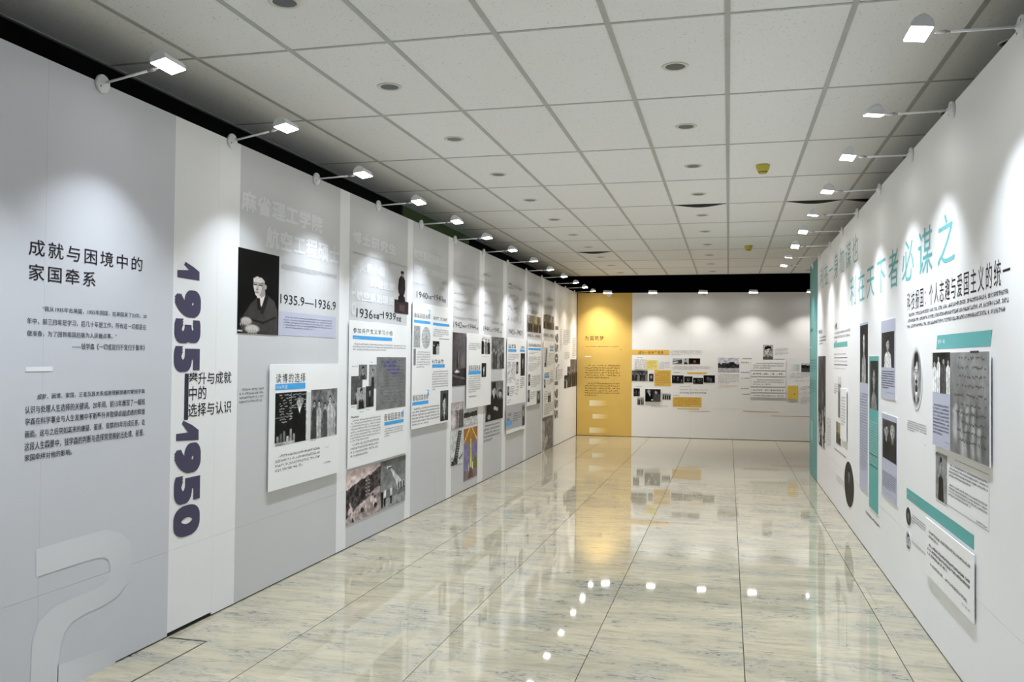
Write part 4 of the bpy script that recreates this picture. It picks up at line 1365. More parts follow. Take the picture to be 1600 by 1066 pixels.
# ------------------------------------------------------------------ left wall, 1944-1945
for bb in ((10.807, 2.681, 11.217, 2.727), (10.842, 2.570, 11.453, 2.605), (10.816, 2.483, 11.839, 2.502), (10.821, 2.319, 11.531, 2.369), (10.827, 2.153, 11.402, 2.202), (11.238, 2.074, 11.856, 2.128)):
    small_print(CL, 'ghost_title', bb, 1, (224, 225, 226), strokes=5, bold=1.2, fill=0.8)
text(CL, 'date_text', '1944', (10.834, 1.969, 11.132, 2.031), INK, 0.0)
text(CL, 'date_text', '.12', (11.146, 1.969, 11.277, 2.004), INK, 0.0)
rect(CL, 'dash', (11.285, 2.003, 11.358, 2.009), INK)
text(CL, 'date_text', '1945', (11.367, 1.968, 11.648, 2.031), INK, 0.0)
text(CL, 'date_text', '.4', (11.664, 1.959, 11.771, 1.995), INK, 0.0)
photo(FL, (11.183, 1.465, 11.916, 1.902), 60, ph_group, 'photo of a row of men standing in front of a vehicle, under 1944', n=6, top=0.42, bg=0.42, light=0.5, dark=0.2)
photo(FL, (10.970, 0.766, 11.883, 1.297), 70, ph_seated_men, 'photo of two seated men in dark coats and hats, half under the white board')
small_print(CL, 'paragraph_text', (10.914, 0.496, 11.759, 0.737), 5, (58, 58, 62), last=0.5, bold=1.2)

# ------------------------------------------------------------------ left wall, 1945
for k in range(4):
    small_print(CL, 'ghost_title', (12.15, 2.62-0.16*k, 12.95-0.1*(k % 3), 2.73-0.16*k), 1, (224, 225, 226), strokes=5, bold=1.2, fill=0.8)
text(CL, 'date_text', '1945.5—1945.9', (12.189, 1.966, 13.038, 2.041), INK, 0.0)
b = board(FL, (12.044, 0.519, 13.216, 1.916), 'white raised board with a grey lower third, a line drawing and dark portraits, under 1945')
rect(b, 'lower_field', (12.000, 0.575, 13.210, 0.928), (178, 178, 180), off=0.001)
small_print(b, 'heading', (12.122, 1.756, 12.590, 1.825), 1, INK, off=0.001, strokes=4, fill=0.9)
rect(b, 'accent_bar', (12.107, 1.708, 12.592, 1.746), BLUE, off=0.001)
small_print(b, 'heading', (12.833, 1.753, 13.147, 1.808), 1, INK, off=0.001, strokes=4, fill=0.9)
rect(b, 'accent_bar', (12.836, 1.714, 13.153, 1.747), BLUE, off=0.001)
pic(b, (12.880, 1.343, 13.164, 1.691), 40, ph_portrait, off=0.001, bg=0.10, cy=0.35, ry=0.18, coat=0.04)
small_print(b, 'paragraph_text', (12.109, 1.583, 12.760, 1.681), 4, (66, 66, 70), off=0.001)
pic(b, (12.040, 1.258, 12.571, 1.561), 44, ph_script, off=0.001, base=0.82, ink=0.55, rows=9)
pic(b, (12.598, 1.380, 12.727, 1.559), 26, ph_portrait, off=0.001, bg=0.2, cy=0.4, ry=0.24)
pic(b, (12.073, 1.072, 12.190, 1.205), 22, ph_portrait, off=0.001, bg=0.5, cy=0.35, ry=0.2)
small_print(b, 'paragraph_text', (12.223, 1.049, 12.520, 1.210), 5, (66, 66, 70), off=0.001)
small_print(b, 'paragraph_text', (12.854, 1.153, 13.159, 1.324), 6, (66, 66, 70), off=0.001, bold=1.3)
small_print(b, 'paragraph_text', (12.569, 1.057, 12.803, 1.306), 5, (96, 96, 100), off=0.001)
small_print(b, 'paragraph_text', (12.081, 0.954, 12.309, 1.021), 2, (66, 66, 70), off=0.001)
pic(b, (12.998, 0.571, 13.192, 0.891), 34, ph_portrait, off=0.0018, bg=0.5, cy=0.3, ry=0.16, coat=0.2)
small_print(b, 'heading', (12.051, 0.689, 12.339, 0.829), 2, (60, 60, 64), off=0.0018, strokes=4)
rect(b, 'accent_bar', (12.031, 0.635, 12.380, 0.697), (96, 166, 226), off=0.0018)
small_print(b, 'paragraph_text', (12.412, 0.666, 12.965, 0.807), 4, (66, 66, 70), off=0.0018)

# ------------------------------------------------------------------ left wall, 1945-1949
for k in range(3):
    small_print(CL, 'ghost_title', (13.42, 2.62-0.15*k, 14.40-0.12*(k % 3), 2.72-0.15*k), 1, (224, 225, 226), strokes=5, bold=1.2, fill=0.8)
photo(FL, (13.331, 2.041, 14.403, 2.309), 44, ph_hall, 'colour photo of figures before a yellow drape, above the 1945 to 1949 date')
text(CL, 'date_text', '1945.9—1949.8', (13.388, 1.953, 14.355, 2.011), INK, 0.0)
b = board(FL, (13.348, 0.855, 14.363, 1.913), 'white raised board with a full-width blue bar and three small portraits at its foot')
small_print(b, 'heading', (13.408, 1.800, 14.336, 1.859), 1, INK, off=0.001, strokes=4, fill=0.9)
rect(b, 'accent_bar', (13.398, 1.746, 14.334, 1.782), BLUE, off=0.001)
for bb, nl in (((13.446, 1.680, 14.164, 1.726), 2), ((13.427, 1.562, 14.020, 1.645), 4), ((13.408, 1.402, 14.027, 1.542), 6), ((14.066, 1.464, 14.326, 1.647), 5)):
    small_print(b, 'paragraph_text', bb, nl, (66, 66, 70), off=0.001)
small_print(b, 'paragraph_text', (13.624, 1.138, 14.340, 1.335), 6, (66, 66, 70), off=0.001)
small_print(b, 'paragraph_text', (13.565, 0.948, 13.974, 1.079), 4, (66, 66, 70), off=0.001)
for bb in ((13.403, 1.176, 13.561, 1.359), (13.373, 0.916, 13.526, 1.111), (14.042, 0.856, 14.342, 1.072)):
    pic(b, bb, 26, ph_portrait, off=0.001, bg=0.5, cy=0.34, ry=0.2, coat=0.12)

# ------------------------------------------------------------------ left wall, 1949-1950
for k in range(3):
    small_print(CL, 'ghost_title', (14.75, 2.62-0.15*k, 15.5-0.1*(k % 3), 2.72-0.15*k), 1, (224, 225, 226), strokes=5, bold=1.2, fill=0.8)
photo(FL, (14.598, 2.133, 15.512, 2.379), 40, ph_hall, 'brownish photo of a curtained interior, last one above a date on the left wall', warm=False)
text(CL, 'date_text', '1949.9—1950', (14.613, 1.986, 15.489, 2.053), INK, 0.0)
b = board(FL, (14.566, 0.598, 15.464, 1.914), 'farthest white raised board on the left wall, with two short blue bars')
pic(b, (14.624, 1.464, 14.911, 1.804), 34, ph_gantry, off=0.001)
small_print(b, 'heading', (15.117, 1.787, 15.439, 1.857), 1, INK, off=0.001, strokes=4, fill=0.9)
rect(b, 'accent_bar', (15.120, 1.746, 15.435, 1.777), BLUE, off=0.001)
small_print(b, 'paragraph_text', (14.954, 1.489, 15.452, 1.718), 8, (66, 66, 70), off=0.001)
small_print(b, 'heading', (14.643, 1.309, 15.085, 1.378), 1, INK, off=0.001, strokes=4, fill=0.9)
rect(b, 'accent_bar', (14.646, 1.269, 15.087, 1.310), BLUE, off=0.001)
pic(b, (14.622, 1.103, 14.763, 1.251), 20, ph_portrait, off=0.001, bg=0.6, cy=0.34, ry=0.2, coat=0.12)
small_print(b, 'paragraph_text', (14.811, 1.152, 15.438, 1.247), 3, (66, 66, 70), off=0.001)
small_print(b, 'paragraph_text', (15.137, 1.163, 15.438, 1.411), 7, (66, 66, 70), off=0.001)
pic(b, (14.958, 0.836, 15.220, 1.018), 22, ph_group, off=0.001, n=2, top=0.2, bg=0.8)
small_print(b, 'paragraph_text', (14.631, 0.849, 14.938, 1.052), 5, (90, 90, 94), off=0.001)
small_print(b, 'paragraph_text', (14.641, 0.627, 15.462, 0.830), 6, (60, 60, 64), off=0.001, bold=1.3)
photo(FL, (14.573, -0.076, 15.513, 0.580), 54, ph_profile, 'tall brown-grey print of a pale profile silhouette at the foot of the left wall')

# ------------------------------------------------------------------ left wall, last white stretch
text(CL, 'year_numerals', '1950', (15.659, 1.546, 15.937, 2.197), (112, 110, 116), 0.0, heavy=0.018, rot=True, space=1.15, label='grey numerals 1950 turned on their side near the far end')
rect(CL, 'dash', (15.761, 1.213, 15.815, 1.452), (112, 110, 116))
text(CL, 'year_numerals', '1955', (15.665, 0.514, 15.954, 1.169), (112, 110, 116), 0.0, heavy=0.018, rot=True, space=1.15, label='grey numerals 1955 turned on their side near the far end')
small_print(CL, 'heading', (15.845, 1.437, 16.132, 1.511), 2, INK, strokes=4)
small_print(CL, 'paragraph_text', (15.818, 1.199, 16.437, 1.416), 6, (110, 108, 108))
small_print(CL, 'paragraph_text', (16.613, 1.595, 17.181, 1.745), 5, (110, 108, 108))
small_print(CL, 'paragraph_text', (16.129, 1.755, 16.345, 2.190), 12, (90, 90, 92))
small_print(CL, 'paragraph_text', (16.457, 1.880, 17.240, 2.190), 8, (110, 108, 108))
small_print(CL, 'paragraph_text', (17.453, 1.622, 17.895, 2.054), 10, (110, 108, 108))
photo(FL, (17.254, 1.041, 18.043, 1.601), 40, ph_hall, 'largest of the three brown photos at the far end of the left wall', warm=False)
photo(FL, (16.924, 1.038, 17.267, 1.455), 34, ph_group, 'middle one of the three brown photos at the far end of the left wall', n=2, top=0.25, bg=0.35)
photo(FL, (16.601, 1.035, 16.930, 1.283), 26, ph_group, 'smallest of the three brown photos at the far end of the left wall', n=2, top=0.3, bg=0.12, light=0.7)

# ------------------------------------------------------------------ end wall, yellow panel
YI = (86, 66, 30)
text(CB, 'title_text', '为国筑梦', (-2.937, 2.004, -2.539, 2.096), YI, 0.006, space=1.3)
small_print(CB, 'quotation_text', (-2.915, 1.858, -2.236, 1.894), 1, YI)
small_print(CB, 'caption_text', (-2.210, 1.806, -2.136, 1.832), 1, YI)
rect(CB, 'accent_bar', (-2.934, 1.650, -2.798, 1.670), (246, 240, 220))
small_print(CB, 'paragraph_text', (-2.932, 1.197, -2.192, 1.503), 6, YI, last=0.7)
small_print(CB, 'paragraph_text', (-2.929, 0.823, -2.189, 1.125), 6, YI, last=0.35)
for bb in ((-2.831, 0.624, -2.441, 0.744), (-2.762, 0.357, -2.425, 0.456), (-2.827, 0.056, -2.437, 0.173)):
    rect(CB, 'pale_bar', bb, (244, 236, 200), color2=(223, 181, 77))

# ------------------------------------------------------------------ end wall, white part
rect(CB, 'heading_field', (-1.953, 1.708, -1.182, 1.814), GOLD)
text(CB, 'heading', '成为一名共产党员', (-1.818, 1.728, -1.306, 1.784), (66, 50, 28), 0.006, space=1.15, off=P+0.0006)
small_print(CB, 'paragraph_text', (-1.156, 1.700, -0.522, 1.816), 5, (90, 90, 92), last=0.3)
small_print(CB, 'heading', (-1.851, 1.639, -1.719, 1.664), 1, INK, bold=1.5)
b = board(FB, (-1.903, 1.404, -1.678, 1.629), 'small white document card with rounded shadow beside the yellow panel', cat='document', thick=0.004, gap=0.008, name='document_card')
pic(b, (-1.895, 1.410, -1.685, 1.621), 30, ph_script, off=0.001, base=0.84, ink=0.6, rows=6, name='printed_page')
rect(CB, 'card_print', (-1.653, 1.400, -1.414, 1.603), (240, 222, 132))
small_print(CB, 'card_text', (-1.633, 1.427, -1.442, 1.590), 6, (150, 130, 70), off=P+0.0006)
small_print(CB, 'paragraph_text', (-1.389, 1.417, -1.167, 1.573), 5, (120, 118, 124))
photo(FB, (-1.949, 1.164, -1.626, 1.380), 40, ph_group, 'violet-tinted group photo touching the yellow panel on the end wall', n=6, top=0.35, bg=0.3, light=0.5, dark=0.15)
photo(FB, (-1.598, 1.161, -1.504, 1.318), 26, ph_portrait, 'tiny violet-tinted portrait between the group photo and the yellow note', bg=0.25, coat=0.15)
rect(CB, 'note_field', (-1.486, 1.063, -1.152, 1.394), GOLD)
small_print(CB, 'note_text', (-1.468, 1.086, -1.165, 1.376), 8, (130, 96, 44), off=P+0.0006)
small_print(CB, 'caption_text', (-1.939, 1.129, -1.518, 1.138), 1, (120, 120, 120))
small_print(CB, 'heading', (-1.859, 1.038, -1.721, 1.062), 1, INK, bold=1.5)
photo(FB, (-1.912, 0.845, -1.783, 1.008), 26, ph_dark_scene, 'small dark photo left of the handshake photo, the upper of two')
photo(FB, (-1.838, 0.670, -1.699, 0.839), 26, ph_street, 'small brownish street photo left of the handshake photo, the lower of two')
photo(FB, (-1.672, 0.739, -1.358, 0.999), 50, ph_handshake, 'black-and-white photo of two men shaking hands, on the end wall', thick=0.015)
photo(FB, (-1.325, 0.788, -1.150, 0.925), 26, ph_street, 'small street photo right of the handshake photo')
small_print(CB, 'caption_text', (-1.554, 0.624, -1.201, 0.669), 3, (120, 120, 120))
photo(FB, (-1.120, 1.525, -0.921, 1.642), 26, ph_train, 'photo of pale ground and dark hills, leftmost of three small upper photos')
photo(FB, (-0.901, 1.524, -0.805, 1.644), 24, ph_portrait, 'tiny portrait of a person in a cap, middle of three small upper photos', bg=0.7, coat=0.08, hair=0.3)
photo(FB, (-0.793, 1.527, -0.561, 1.645), 26, ph_red_face, 'dark photo with one reddish lit face on the end wall')
small_print(CB, 'paragraph_text', (-1.119, 1.406, -0.355, 1.490), 4, (96, 96, 98))
small_print(CB, 'heading', (-1.094, 1.335, -0.959, 1.365), 1, INK, bold=1.5)
rect(CB, 'accent_bar', (-0.821, 1.324, -0.431, 1.361), GOLD)
photo(FB, (-1.127, 1.130, -0.893, 1.292), 26, ph_dark_scene, 'dark film-still photo, leftmost of the row of four on the end wall')
photo(FB, (-0.881, 1.149, -0.713, 1.273), 24, ph_dark_scene, 'dark film-still photo, second from left in the row of four')
photo(FB, (-0.700, 1.123, -0.499, 1.246), 24, ph_dark_scene, 'dark film-still photo, third from left and lowest in the row of four')
photo(FB, (-0.492, 1.151, -0.264, 1.301), 26, ph_dark_scene, 'dark film-still photo, rightmost of the row of four on the end wall')
for bb in ((-0.970, 1.049, -0.712, 1.074), (-0.970, 0.981, -0.416, 1.016), (-0.970, 0.915, -0.403, 0.963)):
    small_print(CB, 'caption_text', bb, 1, (100, 100, 102), fill=0.7)
small_print(CB, 'heading', (-1.099, 0.865, -0.982, 0.892), 1, INK, bold=1.5)
rect(CB, 'note_field', (-1.111, 0.643, -0.529, 0.846), GOLD)
small_print(CB, 'note_text', (-1.092, 0.656, -0.556, 0.837), 6, (130, 96, 44), off=P+0.0006)
rect(CB, 'accent_bar', (-1.019, 0.595, -0.574, 0.614), GOLD)
rect(CB, 'rule', (-0.790, 0.558, -0.356, 0.567), (226, 190, 130))
photo(FB, (-0.203, 1.375, 0.216, 1.667), 44, ph_landscape, 'wide photo of trees and pale ground on the end wall', sky=0.82, tree=0.2, ground=0.72, hor=0.45, tint=(0.95, 0.95, 1.0))
small_print(CB, 'paragraph_text', (-0.201, 1.135, 0.217, 1.337), 7, (90, 90, 94))
small_print(CB, 'paragraph_text', (-0.200, 1.037, 0.205, 1.115), 3, ORANGE)
photo(FB, (0.681, 1.639, 0.879, 1.932), 54, ph_portrait, 'upright portrait of a short-haired person, highest photo on the end wall', bg=0.66, cy=0.42, ry=0.27, rx=0.33, coat=0.30, shirt=None, skin=0.80, bgn=0.03)
small_print(CB, 'caption_text', (0.909, 1.723, 1.175, 1.875), 6, (90, 90, 94))
rect(CB, 'rule', (0.904, 1.643, 1.102, 1.652), (120, 120, 120))
small_print(CB, 'heading', (0.278, 1.632, 0.479, 1.669), 1, INK, bold=1.5)
for bb, nl, lb in (((0.441, 1.412, 1.127, 1.606), 3, 'topmost of the five white timeline cards on the end wall'), ((0.442, 1.291, 1.128, 1.395), 1, 'second of the five white timeline cards from the top'),
                   ((0.443, 1.082, 1.128, 1.271), 3, 'third of the five white timeline cards from the top, three lines of text'), ((0.444, 0.964, 1.129, 1.063), 1, 'fourth of the five white timeline cards from the top'), ((0.444, 0.860, 1.129, 0.944), 1, 'lowest of the five white timeline cards on the end wall')):
    c = board(FB, bb, lb, cat='card', thick=0.003, gap=0.006, name='timeline_card', group='timeline cards')
    u0, z0, u1, z1 = bb
    rect(c, 'rule', (u0+0.004, z0+0.002, u1-0.004, z0+0.008), (168, 168, 172), off=0.0008)
    rect(c, 'rule', (u0+0.002, z0+0.002, u0+0.006, z1-0.002), (190, 190, 194), off=0.0008)
    rect(c, 'rule', (u1-0.006, z0+0.002, u1-0.002, z1-0.002), (190, 190, 194), off=0.0008)
    small_print(c, 'card_text', (u0+0.045, z0+(0.03 if nl > 1 else 0.028), u1-0.04, z1-(0.025 if nl > 1 else 0.022)), nl, (90, 90, 94), off=0.001, strokes=4, fill=0.55 if nl > 1 else 0.75)
for bb in ((0.253, 1.558, 0.410, 1.587), (0.254, 1.356, 0.430, 1.382), (0.254, 1.242, 0.434, 1.265), (0.255, 1.031, 0.406, 1.055), (0.256, 0.918, 0.434, 0.940)):
    small_print(CB, 'date_text', bb, 1, INK, fill=0.9, bold=1.5)
rect(CB, 'document_print', (1.225, 1.423, 1.385, 1.544), (226, 230, 230), color2=(176, 198, 198))
photo(FB, (1.422, 1.397, 1.655, 1.571), 26, ph_landscape, 'dark landscape photo on the end wall, cut off by the teal wall end', hor=0.3, tree=0.15, ground=0.3)
small_print(CB, 'paragraph_text', (1.213, 1.260, 1.632, 1.382), 4, (110, 110, 114))
small_print(CB, 'paragraph_text', (1.276, 1.195, 1.620, 1.235), 2, (150, 140, 136))
b = board(FB, (1.160, 0.845, 1.363, 1.121), 'small yellow booklet cover mounted on the end wall near the teal wall end', cat='booklet', thick=0.004, gap=0.008, name='booklet')
rect(b, 'cover', (1.163, 0.847, 1.360, 1.118), (226, 196, 92), off=0.001)
small_print(b, 'cover_text', (1.190, 1.050, 1.331, 1.079), 1, (170, 136, 60), off=0.0016)
rect(b, 'emblem', (1.281, 0.934, 1.306, 0.962), (170, 128, 56), off=0.0016)
small_print(CB, 'paragraph_text', (1.411, 1.029, 1.632, 1.115), 3, (90, 90, 94))
small_print(CB, 'paragraph_text', (1.411, 0.920, 1.633, 1.006), 3, ORANGE)
small_print(CB, 'paragraph_text', (1.412, 0.754, 1.633, 0.897), 5, (90, 90, 94))
poly(CB, 'brush_line', [([(0.295, 0.593), (0.659, 0.583), (0.994, 0.585), (0.994, 0.575), (0.659, 0.570), (0.295, 0.583)], (218, 150, 96))])
poly(CB, 'brush_line', [([(0.846, 0.507), (1.217, 0.506), (1.597, 0.507), (1.597, 0.497), (1.217, 0.495), (0.846, 0.497)], (218, 160, 110))])

# ------------------------------------------------------------------ right wall: slogan and first panel
text(CR, 'slogan_text', '利在一身勿谋也', (-11.847, 2.543, -8.478, 2.818), (124, 180, 176), -0.002, space=1.45, label='pale teal slogan, smaller upper line on the right wall')
text(CR, 'slogan_text', '利在天下者必谋之', (-8.991, 2.154, -4.977, 2.437), (108, 178, 180), 0.002, space=1.5, label='teal slogan, larger lower line on the right wall')
text(CR, 'heading', '科技报国：个人志趣与爱国主义的统一', (-6.218, 1.956, -4.051, 2.078), INK, -0.002, space=1.3)
small_print(CR, 'paragraph_text', (-6.218, 1.834, -4.060, 1.946), 3, (66, 66, 74), last=0.98, strokes=4)
poly(CR, 'teal_tag', [([(-5.365, 1.771), (-4.307, 1.768), (-4.337, 1.695), (-5.388, 1.694)], (106, 178, 178))])
text(CR, 'tag_text', '求学一年', (-5.357, 1.720, -5.185, 1.747), (232, 242, 242), 0.008, off=P+0.0008)
photo(FR, (-6.092, 1.317, -5.747, 1.720), 70, ph_portrait, 'tall faded oval portrait of a moustached man in a dark collar', oval=True, soft=(0.78, 0.78, 0.79), bg=0.55, cy=0.42, ry=0.27, rx=0.36, coat=0.10, shirt=0.9, beard=True, skin=0.82)
small_print(CR, 'caption_text', (-6.214, 1.166, -5.641, 1.239), 5, (70, 70, 78), last=0.4, strokes=4)
small_print(CR, 'caption_text', (-5.693, 1.114, -5.641, 1.122), 1, (70, 70, 78))
b = board(FR, (-5.411, 1.148, -4.294, 1.674), 'big raised photo board with handwriting over a faded group picture, on the right wall')
rect(b, 'caption_field', (-5.407, 1.150, -5.004, 1.673), LAV, off=0.001)
pic(b, (-5.407, 1.448, -5.004, 1.673), 70, ph_group, off=0.0016, n=4, top=0.22, bg=0.10, light=0.85, dark=0.3, floor=(0.88, 0.06))
small_print(b, 'caption_text', (-5.395, 1.213, -5.024, 1.388), 9, (66, 66, 82), off=0.0016, strokes=4)
small_print(b, 'caption_text', (-5.127, 1.182, -5.024, 1.190), 1, (66, 66, 82), off=0.0016)
pic(b, (-5.004, 1.151, -4.299, 1.670), 110, ph_script, off=0.001, mottle=0.07, base=0.50, ink=0.20, rows=10, faces=True, name='handwriting_photo')
text(b, 'signature', '一', (-4.611, 1.666, -4.459, 1.675), (60, 58, 70), 0, off=0.002)

photo(FR, (-5.394, 0.845, -5.141, 1.108), 70, ph_portrait, 'dark upright photo of a person in black beside a boxed paragraph', bg=0.55, cy=0.26, ry=0.15, coat=0.05, shirt=None, hair=0.05, skin=0.66)
u0, z0, u1, z1 = (-5.134, 0.847, -4.359, 1.109)
for bb in ((u0+0.16, z1-0.003, u1, z1), (u1-0.003, z0, u1, z1), (u0, z0, u1, z0+0.003)):
    rect(CR, 'rule', bb, (150, 150, 156))
small_print(CR, 'paragraph_text', (-5.099, 1.005, -4.368, 1.079), 4, (66, 66, 74), strokes=4)
small_print(CR, 'paragraph_text', (-5.106, 0.902, -4.379, 0.971), 4, (66, 66, 74), strokes=4)
small_print(CR, 'caption_text', (-4.568, 0.852, -4.379, 0.871), 1, (66, 66, 74))
rect(CR, 'teal_bar', (-6.232, 0.713, -4.612, 0.783), (98, 168, 164))
small_print(CR, 'bar_text', (-6.211, 0.737, -5.854, 0.756), 1, (226, 240, 240), off=P+0.0008, strokes=5, bold=1.3)
photo(FR, (-6.242, 0.547, -6.086, 0.662), 36, ph_portrait, 'tiny dark oval portrait under the teal bar, the upper of two', oval=True, bg=0.2, cy=0.45, ry=0.24, coat=0.12, skin=0.5, shirt=None)
photo(FR, (-6.241, 0.392, -6.096, 0.503), 36, ph_portrait, 'tiny light oval portrait under the teal bar, the lower of two', oval=True, bg=0.7, cy=0.45, ry=0.26, coat=0.08, shirt=0.9)
small_print(CR, 'caption_text', (-6.067, 0.577, -5.639, 0.641), 4, (70, 70, 78), last=0.2, strokes=4)
small_print(CR, 'caption_text', (-6.066, 0.448, -5.639, 0.470), 4, (70, 70, 78), last=0.6, strokes=4)
b = board(FR, (-5.597, 0.368, -4.568, 0.699), 'white raised text board low on the right wall, under the teal bar', gap=0.008)
u0, z0, u1, z1 = (-5.597, 0.368, -4.568, 0.699)
def _f(a, t, c, d): return (u0+(u1-u0)*a, z1-(z1-z0)*d, u0+(u1-u0)*c, z1-(z1-z0)*t)
small_print(b, 'paragraph_text', _f(0.05, 0.17, 0.96, 0.33), 2, (66, 66, 74), off=0.001, strokes=4, last=0.3, fill=0.66)
small_print(b, 'paragraph_text', _f(0.05, 0.40, 0.96, 0.64), 3, (56, 56, 64), off=0.001, strokes=4, last=0.5, fill=0.66, bold=1.2)
small_print(b, 'paragraph_text', _f(0.12, 0.72, 0.90, 0.795), 1, (56, 56, 64), off=0.001, strokes=4, fill=0.7)
small_print(b, 'caption_text', _f(0.80, 0.85, 0.95, 0.885), 1, (66, 66, 74), off=0.001, fill=0.8)

# ------------------------------------------------------------------ right wall: portrait strips
b = board(FR, (-8.330, 0.497, -7.852, 1.962), 'tall grey-lavender portrait strip on the right wall, leftmost of the four strips', cat='portrait panel', thick=0.004, gap=0.0, name='portrait_panel')
rect(b, 'field', (-8.326, 0.499, -7.856, 1.959), LAV, off=0.0008)
pic(b, (-8.302, 1.431, -7.864, 1.938), 80, ph_portrait, off=0.0014, bg=0.10, cy=0.30, ry=0.17, coat=0.55, shirt=None, bald=True, skin=0.85)
small_print(b, 'caption_text', (-8.302, 0.657, -7.871, 1.347), 28, (96, 96, 110), off=0.0014)
b = board(FR, (-7.788, 0.406, -7.323, 1.664), 'tall teal portrait strip on the right wall', cat='portrait panel', thick=0.004, gap=0.0, name='portrait_panel')
rect(b, 'field', (-7.785, 0.408, -7.326, 1.662), (98, 170, 164), off=0.0008)
pic(b, (-7.737, 1.229, -7.346, 1.624), 70, ph_portrait, off=0.0014, bg=0.15, cy=0.36, ry=0.22, coat=0.45, shirt=None, skin=0.62, bald=True)
small_print(b, 'caption_text', (-7.758, 0.758, -7.357, 1.131), 18, (206, 230, 228), off=0.0014)
for bb in ((-7.761, 0.851, -7.364, 0.859), (-7.760, 0.760, -7.363, 0.768)):
    rect(b, 'rule', bb, (60, 100, 100), off=0.0014)
b = board(FR, (-7.207, 1.344, -6.609, 1.933), 'upper grey-lavender portrait card on the right wall, person in white collar', cat='portrait panel', thick=0.004, gap=0.0, name='portrait_panel')
rect(b, 'field', (-7.204, 1.346, -6.611, 1.930), LAV, off=0.0008)
pic(b, (-7.177, 1.575, -6.659, 1.840), 60, ph_portrait, off=0.0014, bg=0.16, cy=0.34, ry=0.17, coat=0.80, shirt=None, skin=0.72)
small_print(b, 'caption_text', (-7.180, 1.415, -6.658, 1.555), 8, (50, 50, 60), off=0.0014, strokes=5)
small_print(b, 'caption_text', (-6.978, 1.385, -6.658, 1.393), 1, (90, 90, 100), off=0.0014)
b = board(FR, (-7.171, 0.604, -6.544, 1.227), 'lower grey-lavender portrait card on the right wall, two people side by side', cat='portrait panel', thick=0.004, gap=0.0, name='portrait_panel')
rect(b, 'field', (-7.168, 0.606, -6.547, 1.225), LAV, off=0.0008)
def ph_couple(p):
    p.I[:] = 0.20+0.1*p.noise(3, 3)
    for cx, v, hr in ((0.28, 0.10, 0.2), (0.73, 0.14, 0.6)):
        p.on(p.pol([(cx-0.10, 0.42), (cx+0.10, 0.42), (cx+0.26, 0.58), (cx+0.26, 1.02), (cx-0.26, 1.02), (cx-0.26, 0.58)]), v)
        p.on(p.pol([(cx-0.08, 0.44), (cx+0.08, 0.44), (cx, 0.66)]), 0.85)
        p.line(cx, 0.46, cx, 0.7, 0.025, 0.1)
        head(p, cx, 0.27, 0.15, 0.15, 0.70, hr, 0.1)
pic(b, (-7.128, 0.891, -6.570, 1.185), 70, ph_couple, off=0.0014)
small_print(b, 'caption_text', (-7.138, 0.670, -6.580, 0.795), 8, (70, 70, 82), off=0.0014, strokes=4)
small_print(b, 'caption_text', (-6.972, 0.637, -6.592, 0.643), 1, (50, 50, 60), off=0.0014)
photo(FR, (-9.387, 0.194, -8.710, 0.631), 70, ph_portrait, 'large dark oval portrait low on the right wall', oval=True, bg=0.14, cy=0.30, ry=0.12, rx=0.20, coat=0.08, shirt=None, skin=0.5, hair=0.05)
small_print(CR, 'caption_text', (-10.080, 0.312, -9.431, 0.387), 6, (110, 110, 116))
small_print(CR, 'quotation_text', (-7.990, 0.309, -7.248, 0.339), 1, (60, 58, 66), strokes=5, fill=0.8)

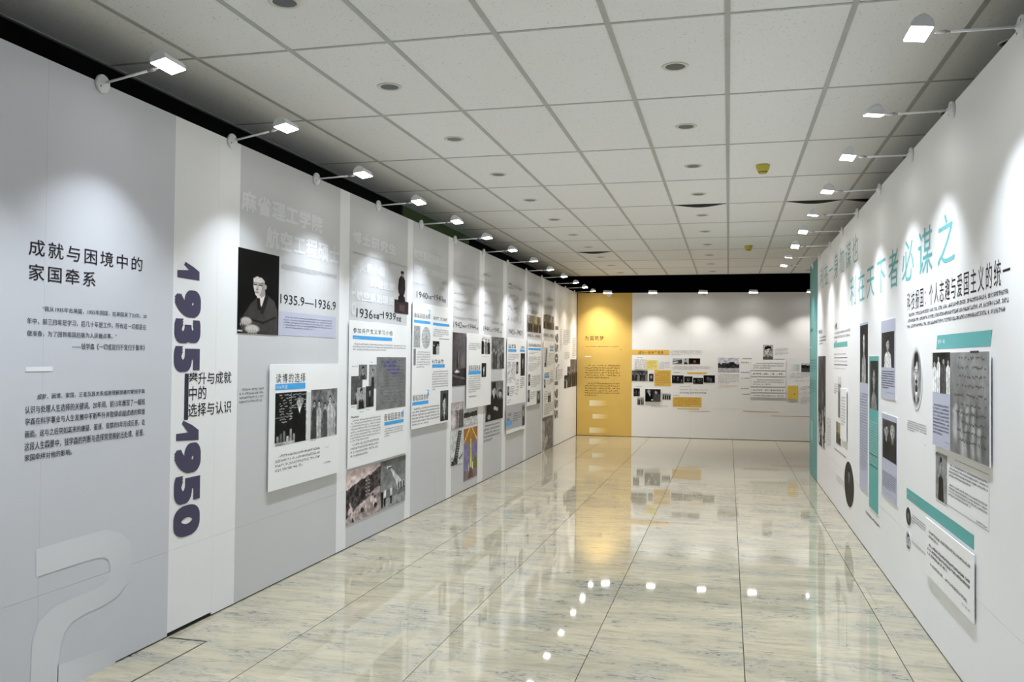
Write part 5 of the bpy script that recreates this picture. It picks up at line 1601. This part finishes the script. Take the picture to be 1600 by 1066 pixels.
# ------------------------------------------------------------------ right wall: far stretch
for bb, nl in (((-12.028, 1.952, -11.548, 2.042), 1), ((-11.984, 1.823, -11.140, 1.939), 3)):
    small_print(CR, 'caption_text', bb, nl, (90, 90, 96), strokes=4)
photo(FR, (-12.059, 0.531, -11.176, 1.679), 90, ph_group, 'tall narrow photo of seated people in a dark hall, far part of the right wall', n=4, top=0.66, bg=0.26, light=0.75, dark=0.12, rows=2)
small_print(CR, 'caption_text', (-11.081, 0.600, -10.602, 0.947), 12, (120, 120, 126))
small_print(CR, 'heading', (-10.265, 1.963, -9.860, 2.048), 1, INK, strokes=4, fill=0.9)
small_print(CR, 'paragraph_text', (-10.323, 1.810, -8.980, 1.953), 3, (84, 84, 90), last=0.2)
rect(CR, 'accent_bar', (-10.350, 1.770, -9.213, 1.820), TEAL)
for bb in ((-10.317, 1.681, -9.308, 1.708), (-10.315, 1.610, -9.210, 1.629), (-10.314, 1.531, -9.355, 1.549)):
    small_print(CR, 'table_text', bb, 1, (90, 90, 96))
for bb in ((-10.316, 1.652, -9.211, 1.660), (-10.314, 1.577, -9.210, 1.585)):
    rect(CR, 'rule', bb, (110, 110, 116))
photo(FR, (-9.933, 1.015, -9.689, 1.452), 60, ph_street, 'thin upright street photo beside a small text board on the right wall')
photo(FR, (-10.093, 0.724, -9.699, 0.960), 44, ph_hall, 'small brown photo below the thin upright one on the right wall', warm=True)
small_print(CR, 'caption_text', (-10.309, 1.253, -9.985, 1.377), 5, (100, 100, 106))
small_print(CR, 'quotation_text', (-10.263, 0.629, -9.289, 0.663), 1, (130, 130, 136), strokes=4)
b = board(FR, (-9.642, 0.809, -9.181, 1.340), 'narrow raised text board on the far part of the right wall', gap=0.008)
small_print(b, 'paragraph_text', (-9.578, 0.956, -9.222, 1.262), 10, (90, 90, 96), off=0.001)
# teal end panel
TI = (62, 116, 112)
small_print(CR, 'title_text', (-13.269, 2.023, -12.778, 2.094), 1, TI, strokes=5)
small_print(CR, 'paragraph_text', (-13.355, 1.454, -12.395, 1.646), 5, TI)
small_print(CR, 'paragraph_text', (-13.344, 1.142, -12.385, 1.356), 6, TI)
rect(CR, 'accent_bar', (-13.239, 1.804, -13.098, 1.819), (220, 236, 234))
poly(CR, 'pale_numeral', [([(-13.121, 0.780), (-12.829, 0.755), (-12.820, 0.486), (-13.111, 0.496)], (140, 192, 186))])
